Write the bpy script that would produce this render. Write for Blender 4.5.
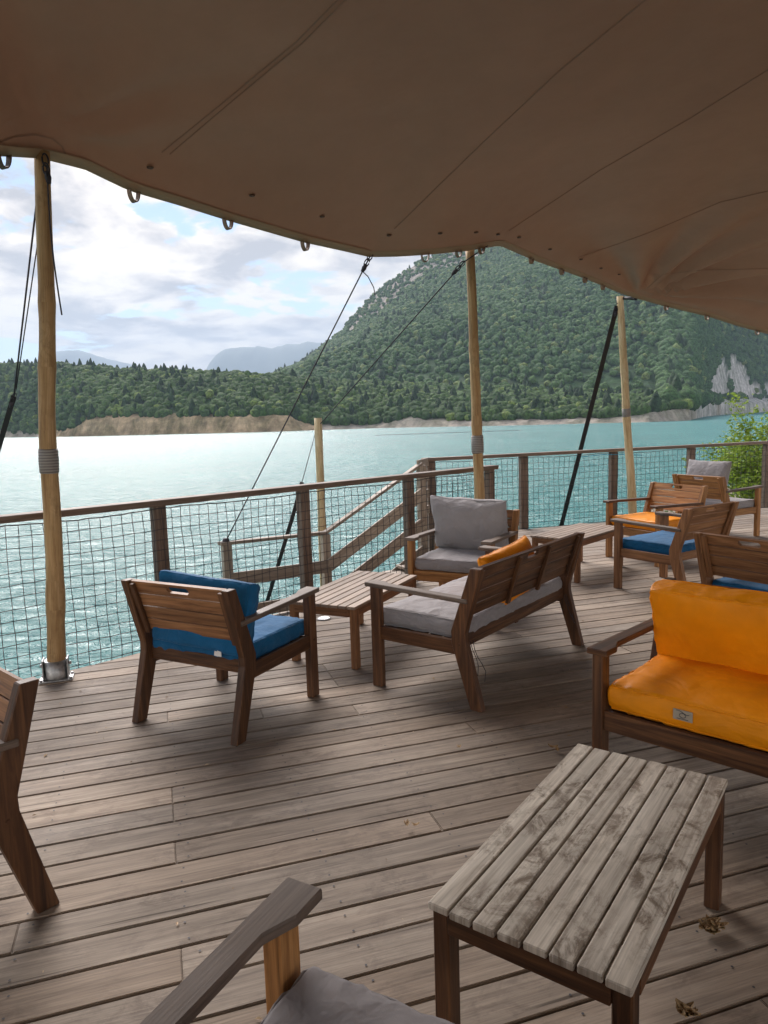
import bpy, bmesh, math, random
import numpy as np
from mathutils import Vector, Matrix, noise
from mathutils.bvhtree import BVHTree
R = math.radians
random.seed(7); rng = np.random.default_rng(7)
for o in list(bpy.data.objects): bpy.data.objects.remove(o)
SC = bpy.context.scene
COL = SC.collection

# ------------------------------------------------------------------ camera
F, H0, ROLL, CAMH = 720.0, 420.0, R(1.75), 1.6
WATER = -3.0
pit = math.atan((512-H0)/F*math.cos(ROLL))
FW = Vector((0, math.cos(pit), -math.sin(pit)))
up0 = Vector((0, math.sin(pit), math.cos(pit))); r0 = Vector((1, 0, 0))
RT = r0*math.cos(ROLL) - up0*math.sin(ROLL)
UP = r0*math.sin(ROLL) + up0*math.cos(ROLL)
CAM = Vector((0, 0, CAMH))
cd = bpy.data.cameras.new('camera'); cam = bpy.data.objects.new('camera', cd); COL.objects.link(cam)
m = Matrix((RT, UP, -FW)).transposed().to_4x4(); m.translation = CAM
cam.matrix_world = m
cd.sensor_fit = 'HORIZONTAL'; cd.sensor_width = 36; cd.lens = 36*F/768
cd.clip_start = 0.05; cd.clip_end = 60000
SC.camera = cam

# ------------------------------------------------------------------ world, sun, exposure
SUN_EL, SUN_AZ = R(38), R(-22)          # azimuth measured from +Y towards +X
SC.view_settings.view_transform = 'Standard'; SC.view_settings.look = 'None'
SC.view_settings.exposure = 1.64; SC.view_settings.gamma = 1
SC.render.resolution_x = 768; SC.render.resolution_y = 1024
w = bpy.data.worlds.new("World"); SC.world = w; w.use_nodes = True
nt = w.node_tree; N = nt.nodes; L = nt.links; N.clear()
def nn(nt_, t, **k):
    n = nt_.nodes.new(t)
    for a, b in k.items():
        if a == 'inp':
            for i, v in b.items(): n.inputs[i].default_value = v
        else: setattr(n, a, b)
    return n
def math_(nt_, op, a, b=None, c=None, clamp=False):
    n = nt_.nodes.new('ShaderNodeMath'); n.operation = op; n.use_clamp = clamp
    for i, v in enumerate((a, b, c)):
        if v is None: continue
        if hasattr(v, 'links'): nt_.links.new(v, n.inputs[i])
        else: n.inputs[i].default_value = v
    return n.outputs[0]
def ramp(nt_, fac, stops, interp='LINEAR'):
    n = nt_.nodes.new('ShaderNodeValToRGB'); n.color_ramp.interpolation = interp
    e = n.color_ramp.elements
    while len(e) < len(stops): e.new(0.5)
    for i, (p, c) in enumerate(stops):
        e[i].position = p; e[i].color = c if len(c) == 4 else (*c, 1)
    nt_.links.new(fac, n.inputs[0]); return n.outputs[0]
def g(v): return (v, v, v, 1)
sky = nn(nt, 'ShaderNodeTexSky', sky_type='NISHITA', sun_disc=False, sun_elevation=SUN_EL, sun_rotation=SUN_AZ)
sky.altitude = 600; sky.dust_density = 0.3; sky.ozone_density = 1.5
bg1 = nn(nt, 'ShaderNodeBackground', inp={1: 0.05}); L.new(sky.outputs[0], bg1.inputs[0])
tc = nn(nt, 'ShaderNodeTexCoord'); sp = nn(nt, 'ShaderNodeSeparateXYZ'); L.new(tc.outputs['Generated'], sp.inputs[0])
zc = math_(nt, 'MAXIMUM', sp.outputs[2], 0.0); zz = math_(nt, 'ADD', zc, 0.16)
cx = math_(nt, 'DIVIDE', sp.outputs[0], zz); cy = math_(nt, 'DIVIDE', sp.outputs[1], zz)
cb = nn(nt, 'ShaderNodeCombineXYZ'); L.new(cx, cb.inputs[0]); L.new(cy, cb.inputs[1]); cb.inputs[2].default_value = 3.7
n1 = nn(nt, 'ShaderNodeTexNoise', inp={'Scale': 2.0, 'Detail': 10, 'Roughness': 0.56, 'Distortion': 0.25}); L.new(cb.outputs[0], n1.inputs[0])
n2 = nn(nt, 'ShaderNodeTexNoise', inp={'Scale': 3.4, 'Detail': 9, 'Roughness': 0.6, 'Distortion': 0.3}); L.new(cb.outputs[0], n2.inputs[0])
cov = math_(nt, 'ADD', n1.outputs[0], math_(nt, 'MULTIPLY', math_(nt, 'SUBTRACT', 0.42, zc), 0.28))
mask = ramp(nt, cov, [(0.488, g(0)), (0.535, g(1))], 'EASE')
shade = ramp(nt, n2.outputs[0], [(0.37, (0.50, 0.46, 0.45)), (0.47, (0.86, 0.77, 0.70)), (0.57, (1.22, 1.08, 0.90))])
hor = ramp(nt, zc, [(0.0, g(1.05)), (0.22, g(0.98)), (0.6, g(0.95)), (1.0, g(1.3))])
# clouds are brighter behind the camera, as added fill light for deck and tent, and close round the veiled sun
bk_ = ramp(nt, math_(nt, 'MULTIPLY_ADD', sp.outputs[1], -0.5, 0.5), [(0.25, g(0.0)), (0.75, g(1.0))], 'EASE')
vd = nn(nt, 'ShaderNodeVectorMath', operation='DOT_PRODUCT'); L.new(tc.outputs['Generated'], vd.inputs[0]); vd.inputs[1].default_value = (math.sin(SUN_AZ)*math.cos(SUN_EL), math.cos(SUN_AZ)*math.cos(SUN_EL), math.sin(SUN_EL))
gl = math_(nt, 'POWER', math_(nt, 'MAXIMUM', vd.outputs['Value'], 0.0), 6.0)
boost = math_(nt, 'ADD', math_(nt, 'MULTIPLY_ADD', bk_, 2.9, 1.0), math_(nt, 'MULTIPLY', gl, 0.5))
mx = nn(nt, 'ShaderNodeMix', data_type='RGBA', blend_type='MULTIPLY', inp={0: 1.0}); L.new(shade, mx.inputs[6]); L.new(hor, mx.inputs[7])
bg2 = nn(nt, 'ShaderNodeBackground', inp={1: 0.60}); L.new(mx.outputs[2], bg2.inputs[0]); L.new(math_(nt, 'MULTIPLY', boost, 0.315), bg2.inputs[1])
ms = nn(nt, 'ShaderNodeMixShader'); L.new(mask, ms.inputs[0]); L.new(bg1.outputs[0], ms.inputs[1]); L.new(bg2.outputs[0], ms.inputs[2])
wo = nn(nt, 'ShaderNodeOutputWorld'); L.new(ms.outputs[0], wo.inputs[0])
sl = bpy.data.lights.new('sun', 'SUN'); sl.energy = 2.7; sl.angle = R(44); sl.color = (1, 0.91, 0.85)
so = bpy.data.objects.new('sun', sl); COL.objects.link(so)
sd = Vector((math.sin(SUN_AZ)*math.cos(SUN_EL), math.cos(SUN_AZ)*math.cos(SUN_EL), math.sin(SUN_EL)))
so.rotation_euler = sd.to_track_quat('Z', 'Y').to_euler()

# ------------------------------------------------------------------ helpers
def ray(px, py): return (FW + RT*((px-384)/F) - UP*((py-512)/F))
def on_z(px, py, z):
    d = ray(px, py); return CAM + d*((z-CAMH)/d.z)
def on_y(px, py, y):
    d = ray(px, py); return CAM + d*(y/d.y)
def tag(o, label=None, cat=None, group=None, kind=None):
    if label: o['label'] = label
    if cat: o['category'] = cat
    if group: o['group'] = group
    if kind: o['kind'] = kind
    return o
def empty(name, loc=(0, 0, 0), rz=0):
    o = bpy.data.objects.new(name, None); COL.objects.link(o); o.location = loc; o.rotation_euler = (0, 0, rz)
    o.empty_display_size = 0.1; return o
def copy_tree(o, parent=None):
    c = o.copy(); COL.objects.link(c)
    c.parent = parent
    for ch in list(o.children): copy_tree(ch, c)
    return c
class MB:
    """bmesh collector with uv (grain along u, metres) and per-piece tint"""
    def __init__(s):
        s.bm = bmesh.new(); s.uv = s.bm.loops.layers.uv.new('UVMap'); s.tn = s.bm.loops.layers.float_color.new('tint')
    def _fin(s, faces, inv, tint, mi, axis=0):
        ou, ov = random.uniform(0, 50), random.uniform(0, 50)
        for f in faces:
            f.material_index = mi
            n = (inv.to_3x3() @ f.normal) if f.normal.length > 0 else Vector((0, 0, 1))
            for l in f.loops:
                p = inv @ l.vert.co
                v = p.y if abs(n.z) > abs(n.y) else p.z
                l[s.uv].uv = (p.x+ou, v+ov+(0.3 if abs(n.z) > abs(n.y) else 0))
                l[s.tn] = (tint, tint, tint, 1)
    def beam(s, a, b, w, t, up=(0, 0, 1), bev=0.003, tint=None, mi=0):
        """bar from a to b; w = width across, t = thickness along up"""
        a = Vector(a); b = Vector(b); x = (b-a); ln = x.length; x.normalize()
        up = Vector(up); y = up.cross(x)
        if y.length < 1e-5: y = Vector((0, 1, 0)).cross(x)
        y.normalize(); z = x.cross(y)
        M = Matrix((x, y, z)).transposed().to_4x4(); M.translation = (a+b)/2
        vs = [s.bm.verts.new(M @ Vector((i*ln/2, j*w/2, k*t/2))) for i in (-1, 1) for j in (-1, 1) for k in (-1, 1)]
        fs = [s.bm.faces.new([vs[i] for i in q]) for q in ((0, 1, 3, 2), (4, 6, 7, 5), (0, 4, 5, 1), (2, 3, 7, 6), (0, 2, 6, 4), (1, 5, 7, 3))]
        if bev:
            es = list({e for f in fs for e in f.edges})
            r = bmesh.ops.bevel(s.bm, geom=es, offset=bev, segments=1, affect='EDGES', profile=0.5)
            fs = list({f for f in r['faces']} | {f for v in r['verts'] for f in v.link_faces})
        for f in fs: f.normal_update()
        s._fin(fs, M.inverted(), random.uniform(0.78, 1.15) if tint is None else tint, mi)
    def box(s, c, d, **k):
        c = Vector(c); 
        if d[0] >= d[1] and d[0] >= d[2]: s.beam(c-Vector((d[0]/2, 0, 0)), c+Vector((d[0]/2, 0, 0)), d[1], d[2], **k)
        elif d[1] >= d[2]: s.beam(c-Vector((0, d[1]/2, 0)), c+Vector((0, d[1]/2, 0)), d[0], d[2], **k)
        else: s.beam(c-Vector((0, 0, d[2]/2)), c+Vector((0, 0, d[2]/2)), d[0], d[1], up=(0, 1, 0), **k)
    def prism(s, pts, x0, x1, plane='yz', bev=0.003, tint=None, mi=0, grain=None):
        """polygon pts extruded. plane yz: along x; plane xy: along z"""
        def P(p, e): return Vector((e, p[0], p[1])) if plane == 'yz' else Vector((p[0], p[1], e))
        A = [s.bm.verts.new(P(p, x0)) for p in pts]; B = [s.bm.verts.new(P(p, x1)) for p in pts]
        n = len(pts); fs = [s.bm.faces.new(A[::-1]), s.bm.faces.new(B)]
        for i in range(n): fs.append(s.bm.faces.new((A[i], A[(i+1) % n], B[(i+1) % n], B[i])))
        bmesh.ops.recalc_face_normals(s.bm, faces=fs)
        if bev:
            es = list({e for f in fs for e in f.edges})
            r = bmesh.ops.bevel(s.bm, geom=es, offset=bev, segments=1, affect='EDGES', profile=0.5)
            fs = list({f for f in r['faces']} | {f for v in r['verts'] for f in v.link_faces})
        for f in fs: f.normal_update()
        gx = Vector(grain or ((0, 0, 1) if plane == 'yz' else (0, 1, 0)))
        y = Vector((1, 0, 0)); z = gx.cross(y)
        M = Matrix((gx, y, z)).transposed().to_4x4()
        s._fin(fs, M.inverted(), random.uniform(0.8, 1.12) if tint is None else tint, mi)
    def tube(s, pts, rad, n=8, cap=True, mi=0, tint=1.0):
        pts = [Vector(p) for p in pts]; rings = []; L_ = 0; fs = []
        rads = rad if hasattr(rad, '__len__') else [rad]*len(pts)
        for i, p in enumerate(pts):
            d = (pts[min(i+1, len(pts)-1)]-pts[max(i-1, 0)]).normalized()
            a = Vector((0, 0, 1)) if abs(d.z) < 0.9 else Vector((1, 0, 0))
            u = d.cross(a).normalized(); v = d.cross(u)
            rings.append([s.bm.verts.new(p+(u*math.cos(2*math.pi*k/n)+v*math.sin(2*math.pi*k/n))*rads[i]) for k in range(n)])
        acc = 0
        for i in range(len(pts)-1):
            l2 = acc+(pts[i+1]-pts[i]).length
            for k in range(n):
                f = s.bm.faces.new((rings[i][k], rings[i][(k+1) % n], rings[i+1][(k+1) % n], rings[i+1][k])); f.smooth = n > 4
                f.material_index = mi; fs.append(f)
                c = 2*math.pi*rads[i]
                for l, (uu, vv) in zip(f.loops, ((acc, k/n*c), (acc, (k+1)/n*c), (l2, (k+1)/n*c), (l2, k/n*c))):
                    l[s.uv].uv = (uu, vv); l[s.tn] = (tint, tint, tint, 1)
            acc = l2
        if cap:
            for rg in (rings[0][::-1], rings[-1]):
                f = s.bm.faces.new(rg); f.material_index = mi
                for l in f.loops: l[s.uv].uv = (l.vert.co.x, l.vert.co.y); l[s.tn] = (tint, tint, tint, 1)
    def lathe(s, c, prof, n=16, mi=0, axis=(0, 0, 1)):
        q = Vector(axis).to_track_quat('Z', 'Y'); c = Vector(c); rings = []
        for r_, z_ in prof: rings.append([s.bm.verts.new(c+q @ Vector((r_*math.cos(2*math.pi*k/n), r_*math.sin(2*math.pi*k/n), z_))) for k in range(n)])
        for i in range(len(rings)-1):
            for k in range(n):
                f = s.bm.faces.new((rings[i][k], rings[i][(k+1) % n], rings[i+1][(k+1) % n], rings[i+1][k])); f.material_index = mi; f.smooth = True
        for rg in (rings[0][::-1], rings[-1]):
            f = s.bm.faces.new(rg); f.material_index = mi
        for f in s.bm.faces:
            if f.material_index == mi:
                for l in f.loops:
                    if l[s.tn][3] == 0: l[s.tn] = (1, 1, 1, 1)
    def build(s, name, mats, parent=None, smooth=False):
        me = bpy.data.meshes.new(name); s.bm.to_mesh(me); s.bm.free()
        for m_ in (mats if isinstance(mats, (list, tuple)) else [mats]): me.materials.append(m_)
        if smooth:
            for p in me.polygons: p.use_smooth = True
        o = bpy.data.objects.new(name, me); COL.objects.link(o); o.parent = parent; return o
def np_mesh(name, verts, faces, mat, parent=None, colors=None, smooth=False):
    me = bpy.data.meshes.new(name); verts = np.asarray(verts, np.float32); faces = np.asarray(faces, np.int32); k = faces.shape[1]
    me.vertices.add(len(verts)); me.vertices.foreach_set('co', verts.ravel())
    me.loops.add(faces.size); me.loops.foreach_set('vertex_index', faces.ravel())
    me.polygons.add(len(faces)); me.polygons.foreach_set('loop_start', np.arange(0, faces.size, k, dtype=np.int32))
    me.polygons.foreach_set('loop_total', np.full(len(faces), k, np.int32))
    if smooth: me.polygons.foreach_set('use_smooth', np.ones(len(faces), bool))
    me.update(calc_edges=True)
    if colors is not None:
        a = me.color_attributes.new('col', 'FLOAT_COLOR', 'POINT'); c = np.ones((len(verts), 4), np.float32); c[:, :3] = colors; a.data.foreach_set('color', c.ravel())
    me.materials.append(mat)
    o = bpy.data.objects.new(name, me); COL.objects.link(o); o.parent = parent; return o

# ------------------------------------------------------------------ materials
def mat(name, base=(0.5, 0.5, 0.5), rough=0.6, metal=0, spec=0.5):
    m_ = bpy.data.materials.new(name); m_.use_nodes = True; t = m_.node_tree; b = t.nodes['Principled BSDF']
    b.inputs['Base Color'].default_value = (*base, 1); b.inputs['Roughness'].default_value = rough
    b.inputs['Metallic'].default_value = metal; b.inputs['Specular IOR Level'].default_value = spec
    return m_, t, b
def mixc(t, fac, a, b, mode='MIX'):
    n = t.nodes.new('ShaderNodeMix'); n.data_type = 'RGBA'; n.blend_type = mode
    for i, v in ((0, fac), (6, a), (7, b)):
        if hasattr(v, 'links'): t.links.new(v, n.inputs[i])
        elif i == 0: n.inputs[0].default_value = v
        else: n.inputs[i].default_value = (*v, 1) if len(v) == 3 else v
    return n.outputs[2]
def tex(t, kind, vec=None, **inp):
    n = t.nodes.new('ShaderNodeTex'+kind)
    for k, v in inp.items(): n.inputs[k.replace('_', ' ')].default_value = v
    if vec is not None: t.links.new(vec, n.inputs['Vector'])
    return n
def mapping(t, src, scale=(1, 1, 1), loc=(0, 0, 0)):
    n = t.nodes.new('ShaderNodeMapping'); n.inputs['Scale'].default_value = scale; n.inputs['Location'].default_value = loc
    t.links.new(src, n.inputs[0]); return n.outputs[0]
def bump(t, b, h, dist=0.002, strength=0.6, prev=None):
    n = t.nodes.new('ShaderNodeBump'); n.inputs['Strength'].default_value = strength; n.inputs['Distance'].default_value = dist
    t.links.new(h, n.inputs['Height'])
    if prev is not None: t.links.new(prev, n.inputs['Normal'])
    t.links.new(n.outputs[0], b.inputs['Normal']); return n.outputs[0]
def wood(name, c1, c2, c3, rough=0.6, grey=None, greyamt=0.5, grain=1.0, stains=0.0, stainc=(0.08, 0.06, 0.05), knots=0.0):
    """c1 dark grain, c2 mid, c3 light; grey = weathered colour blotched over faces that look up"""
    m_, t, b = mat(name, c2, rough, spec=0.28)
    tc_ = t.nodes.new('ShaderNodeTexCoord'); uv = tc_.outputs['UV']
    na = tex(t, 'Noise', mapping(t, uv, (1.5*grain, 22*grain, 1)), Scale=1.6, Detail=6, Roughness=0.62, Distortion=0.6)
    nb = tex(t, 'Noise', mapping(t, uv, (4, 150, 1)), Scale=1.0, Detail=3, Roughness=0.6)
    col = ramp(t, na.outputs[0], [(0.30, c1), (0.50, c2), (0.70, c3)])
    nl = tex(t, 'Noise', uv, Scale=2.6, Detail=5, Roughness=0.6)
    if grey:
        geo = t.nodes.new('ShaderNodeNewGeometry'); s_ = t.nodes.new('ShaderNodeSeparateXYZ'); t.links.new(geo.outputs['Normal'], s_.inputs[0])
        upf = math_(t, 'MULTIPLY', math_(t, 'MAXIMUM', s_.outputs[2], 0.25), greyamt)
        fac = math_(t, 'MULTIPLY', upf, math_(t, 'ADD', 0.35, ramp(t, nl.outputs[0], [(0.35, g(0.2)), (0.6, g(1))])), clamp=True)
        gc = mixc(t, na.outputs[0], tuple(x*0.62 for x in grey), tuple(x*1.25 for x in grey))
        col = mixc(t, fac, col, gc)
    if stains:
        ns = tex(t, 'Noise', mapping(t, uv, (0.8, 1.3, 1)), Scale=13, Detail=6, Roughness=0.75, Distortion=0.5)
        sm = ramp(t, ns.outputs[0], [(0.47, g(0)), (0.60, g(1))])
        ns2 = tex(t, 'Noise', mapping(t, uv, (1, 1, 1), (9, 4, 0)), Scale=3.1, Detail=4)
        sm2 = ramp(t, ns2.outputs[0], [(0.42, g(0)), (0.58, g(1))])
        col = mixc(t, math_(t, 'MULTIPLY', math_(t, 'MULTIPLY', sm, sm2), stains), col, stainc)
    if knots:
        vo = tex(t, 'Voronoi', mapping(t, uv, (1.5, 5.5, 1)), Scale=1.0); vo2 = t.nodes.new('ShaderNodeSeparateColor'); t.links.new(vo.outputs['Color'], vo2.inputs[0])
        kd = math_(t, 'ADD', vo.outputs['Distance'], math_(t, 'MULTIPLY', na.outputs[0], 0.05))
        km = math_(t, 'MULTIPLY', ramp(t, kd, [(0.055, g(1)), (0.10, g(0.25)), (0.17, g(0))]), math_(t, 'GREATER_THAN', vo2.outputs[0], 0.62))
        col = mixc(t, math_(t, 'MULTIPLY', km, knots), col, tuple(x*0.45 for x in c1))
        nk = tex(t, 'Noise', mapping(t, uv, (0.9, 34, 1), (3, 8, 0)), Scale=1.3, Detail=2)
        col = mixc(t, ramp(t, nk.outputs[0], [(0.66, g(0)), (0.72, g(0.75))]), col, tuple(x*0.4 for x in c1))
    at = t.nodes.new('ShaderNodeAttribute'); at.attribute_name = 'tint'
    fine = ramp(t, nb.outputs[0], [(0.3, g(0.78)), (0.65, g(1.1))])
    col = mixc(t, 1.0, col, fine, 'MULTIPLY'); col = mixc(t, 1.0, col, at.outputs['Color'], 'MULTIPLY')
    t.links.new(col, b.inputs['Base Color'])
    h = math_(t, 'ADD', math_(t, 'MULTIPLY', na.outputs[0], 0.6), math_(t, 'MULTIPLY', nb.outputs[0], 0.5))
    bump(t, b, h, 0.0022, 0.7)
    rr = ramp(t, nl.outputs[0], [(0.3, g(max(0.05, rough-0.1))), (0.7, g(min(1, rough+0.12)))]); t.links.new(rr, b.inputs['Roughness'])
    return m_
M = {}
M['deck'] = wood('deck_wood', (0.145, 0.106, 0.076), (0.28, 0.220, 0.166), (0.40, 0.33, 0.258), 0.72, grey=(0.34, 0.30, 0.26), greyamt=0.40, grain=0.8, stains=0.45, stainc=(0.13, 0.10, 0.085), knots=0.8)
M['frame'] = wood('brown_wood', (0.030, 0.012, 0.005), (0.090, 0.036, 0.014), (0.175, 0.078, 0.030), 0.5, grey=(0.15, 0.11, 0.085), greyamt=0.28)
M['slat'] = wood('warm_wood', (0.10, 0.040, 0.015), (0.24, 0.108, 0.043), (0.36, 0.175, 0.075), 0.5, grey=(0.20, 0.15, 0.12), greyamt=0.25)
M['arm'] = wood('weathered_arm', (0.070, 0.045, 0.033), (0.14, 0.098, 0.075), (0.22, 0.165, 0.13), 0.6, grey=(0.22, 0.185, 0.16), greyamt=0.6)
M['orange_frame'] = wood('golden_wood', (0.14, 0.055, 0.016), (0.32, 0.145, 0.045), (0.46, 0.235, 0.085), 0.5, grey=(0.28, 0.19, 0.12), greyamt=0.2)
M['tabletop'] = wood('grey_tabletop', (0.26, 0.215, 0.17), (0.54, 0.485, 0.41), (0.74, 0.69, 0.60), 0.7, grey=(0.60, 0.56, 0.48), greyamt=0.35, grain=0.8, stains=0.85, stainc=(0.14, 0.10, 0.065))
M['tabletop2'] = wood('brown_tabletop', (0.17, 0.115, 0.08), (0.30, 0.215, 0.155), (0.40, 0.305, 0.23), 0.6, grey=(0.36, 0.30, 0.25), greyamt=0.5)
M['rail'] = wood('rail_wood', (0.085, 0.055, 0.040), (0.165, 0.112, 0.082), (0.25, 0.18, 0.14), 0.65, grey=(0.26, 0.22, 0.19), greyamt=0.55)
M['stair'] = wood('stair_wood', (0.21, 0.16, 0.12), (0.36, 0.285, 0.22), (0.48, 0.40, 0.32), 0.65, grey=(0.33, 0.29, 0.25), greyamt=0.5)
M['pole'] = wood('pole_wood', (0.27, 0.155, 0.062), (0.42, 0.27, 0.125), (0.54, 0.38, 0.20), 0.55, grain=0.7, stains=0.4, stainc=(0.16, 0.09, 0.04))
M['pole_pale'] = wood('pale_pole_wood', (0.38, 0.26, 0.12), (0.55, 0.42, 0.24), (0.66, 0.54, 0.35), 0.6, grain=0.7, stains=0.3, stainc=(0.25, 0.15, 0.07))
def fabric(name, c, dark=0.8, weave=900, wr=0.004, rough=0.85, wscale=9):
    m_, t, b = mat(name, c, rough, spec=0.25)
    tc_ = t.nodes.new('ShaderNodeTexCoord'); ob = tc_.outputs['Object']
    a = tex(t, 'Noise', ob, Scale=5, Detail=5, Roughness=0.6); k = tex(t, 'Noise', ob, Scale=weave, Detail=1)
    col = mixc(t, ramp(t, a.outputs[0], [(0.3, g(0)), (0.7, g(1))]), tuple(x*dark for x in c), c)
    col = mixc(t, 0.25, col, ramp(t, k.outputs[0], [(0.3, g(0.7)), (0.7, g(1.1))]), 'MULTIPLY')
    t.links.new(col, b.inputs['Base Color'])
    w1 = tex(t, 'Noise', mapping(t, ob, (1, 1, 2.2)), Scale=wscale, Detail=3, Roughness=0.45, Distortion=0.5)
    n_ = bump(t, b, w1.outputs[0], wr*4, 0.8)
    bump(t, b, k.outputs[0], 0.0006, 0.5, n_)
    b.inputs['Sheen Weight'].default_value = 0.0 if c[0] > 0.5 else 0.1
    return m_
M['blue'] = fabric('blue_fabric', (0.005, 0.110, 0.265), 0.75, wr=0.006)
M['grey'] = fabric('grey_fabric', (0.32, 0.305, 0.315), 0.85, wr=0.008)
M['orange'] = fabric('orange_fabric', (0.88, 0.30, 0.003), 0.80, wr=0.008, rough=0.5, wscale=4.5)
M['black'] = mat('black_webbing', (0.012, 0.012, 0.014), 0.7)[0]
M['rope'] = mat('dark_rope', (0.035, 0.032, 0.04), 0.8)[0]
M['net'] = mat('net_cord', (0.045, 0.040, 0.045), 0.8)[0]
M['white'] = mat('white_tag', (0.75, 0.74, 0.72), 0.7)[0]
M['tagc'] = mat('grey_label', (0.36, 0.31, 0.24), 0.6)[0]
M['ink'] = mat('ink', (0.05, 0.05, 0.06), 0.6)[0]
M['bluecord'] = mat('blue_cord', (0.03, 0.25, 0.42), 0.6)[0]
m_, t, b = mat('galvanised_steel', (0.45, 0.46, 0.47), 0.45, 0.85)
tc_ = t.nodes.new('ShaderNodeTexCoord'); v_ = tex(t, 'Noise', tc_.outputs['Object'], Scale=40, Detail=4)
t.links.new(ramp(t, v_.outputs[0], [(0.3, (0.30, 0.31, 0.32)), (0.7, (0.58, 0.59, 0.60))]), b.inputs['Base Color']); M['steel'] = m_
m_, t, b = mat('tape', (0.20, 0.185, 0.17), 0.55)
tc_ = t.nodes.new('ShaderNodeTexCoord'); v_ = tex(t, 'Wave', tc_.outputs['Object'], Scale=18, Distortion=0.6); v_.bands_direction = 'Z'
t.links.new(ramp(t, v_.outputs[0], [(0.1, (0.13, 0.12, 0.11)), (0.6, (0.27, 0.25, 0.23))]), b.inputs['Base Color']); bump(t, b, v_.outputs[0], 0.003, 0.6); M['tape'] = m_
# tent membrane
m_, t, b = mat('tent_membrane', (0.30, 0.185, 0.115), 0.55, spec=0.35)
tc_ = t.nodes.new('ShaderNodeTexCoord'); ob = tc_.outputs['Object']
a = tex(t, 'Noise', ob, Scale=0.7, Detail=5, Roughness=0.6); k = tex(t, 'Noise', ob, Scale=2.6, Detail=9, Roughness=0.7)
col = mixc(t, ramp(t, a.outputs[0], [(0.35, g(0)), (0.65, g(1))]), (0.40, 0.25, 0.170), (0.45, 0.283, 0.193))
col = mixc(t, 0.5, col, ramp(t, k.outputs[0], [(0.3, g(0.82)), (0.7, g(1.05))]), 'MULTIPLY')
t.links.new(col, b.inputs['Base Color'])
kk = tex(t, 'Noise', ob, Scale=260, Detail=2)
n_ = bump(t, b, a.outputs[0], 0.05, 0.5); bump(t, b, kk.outputs[0], 0.0006, 0.5, n_)
tr = t.nodes.new('ShaderNodeBsdfTranslucent'); tr.inputs[0].default_value = (0.46, 0.25, 0.13, 1)
mxs = t.nodes.new('ShaderNodeMixShader'); mxs.inputs[0].default_value = 0.15
out = t.nodes['Material Output']; t.links.new(b.outputs[0], mxs.inputs[1]); t.links.new(tr.outputs[0], mxs.inputs[2]); t.links.new(mxs.outputs[0], out.inputs[0])
M['tent'] = m_
M['hem'] = mat('tent_hem', (0.36, 0.255, 0.155), 0.6)[0]
M['seam'] = mat('tent_seam', (0.34, 0.20, 0.13), 0.6)[0]
M['grommet'] = mat('brown_grommet', (0.11, 0.06, 0.038), 0.5)[0]
M['loop'] = mat('brown_loop', (0.20, 0.115, 0.065), 0.6)[0]
# water
m_, t, b = mat('lake_water', (0.018, 0.20, 0.19), 0.27, spec=0.5); b.inputs['IOR'].default_value = 1.33
tc_ = t.nodes.new('ShaderNodeTexCoord'); ob = tc_.outputs['Object']
a = tex(t, 'Noise', ob, Scale=0.02, Detail=4, Roughness=0.55)
t.links.new(ramp(t, a.outputs[0], [(0.35, (0.050, 0.195, 0.188)), (0.65, (0.068, 0.245, 0.235))]), b.inputs['Base Color'])
w1 = tex(t, 'Noise', mapping(t, ob, (1, 1.8, 1)), Scale=1.0, Detail=5, Roughness=0.62, Distortion=0.6)
w2 = tex(t, 'Noise', mapping(t, ob, (1, 1.4, 1)), Scale=0.22, Detail=3, Roughness=0.6)
n_ = bump(t, b, w2.outputs[0], 1.2, 0.8); bump(t, b, w1.outputs[0], 0.55, 1.0, n_)
M['water'] = m_
# terrain & foliage
m_, t, b = mat('hill_ground', (0.1, 0.1, 0.05), 0.9, spec=0.1)
at = t.nodes.new('ShaderNodeAttribute'); at.attribute_name = 'col'; tc_ = t.nodes.new('ShaderNodeTexCoord'); ob = tc_.outputs['Object']
a = tex(t, 'Noise', mapping(t, ob, (1, 1, 3.0)), Scale=0.09, Detail=8, Roughness=0.7)
a2 = tex(t, 'Noise', mapping(t, ob, (1, 1, 0.25)), Scale=0.28, Detail=6, Roughness=0.7)
col = mixc(t, 1.0, at.outputs['Color'], ramp(t, a.outputs[0], [(0.3, g(0.6)), (0.65, g(1.2))]), 'MULTIPLY')
col = mixc(t, 0.7, col, ramp(t, a2.outputs[0], [(0.3, g(0.55)), (0.6, g(1.15))]), 'MULTIPLY')
a3 = tex(t, 'Noise', mapping(t, ob, (1, 1, 0.5)), Scale=0.05, Detail=7, Roughness=0.72, Distortion=0.5)
col = mixc(t, 0.9, col, ramp(t, a3.outputs[0], [(0.40, (0.45, 0.50, 0.42)), (0.56, g(1.15))]), 'MULTIPLY')
t.links.new(col, b.inputs['Base Color']); n_ = bump(t, b, a.outputs[0], 6, 0.8); bump(t, b, a2.outputs[0], 2, 0.8, n_)
M['hill'] = m_
m_, t, b = mat('forest_leaves', (0.06, 0.1, 0.03), 0.8, spec=0.15)
at = t.nodes.new('ShaderNodeAttribute'); at.attribute_name = 'col'; tc_ = t.nodes.new('ShaderNodeTexCoord'); ob = tc_.outputs['Object']
a = tex(t, 'Noise', ob, Scale=0.55, Detail=5, Roughness=0.8)
col = mixc(t, 1.0, at.outputs['Color'], ramp(t, a.outputs[0], [(0.38, g(0.40)), (0.60, g(1.5))]), 'MULTIPLY')
t.links.new(col, b.inputs['Base Color']); bump(t, b, a.outputs[0], 2.5, 1.0)
M['forest'] = m_
m_, t, b = mat('bright_leaves', (0.16, 0.26, 0.03), 0.55, spec=0.3)
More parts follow.
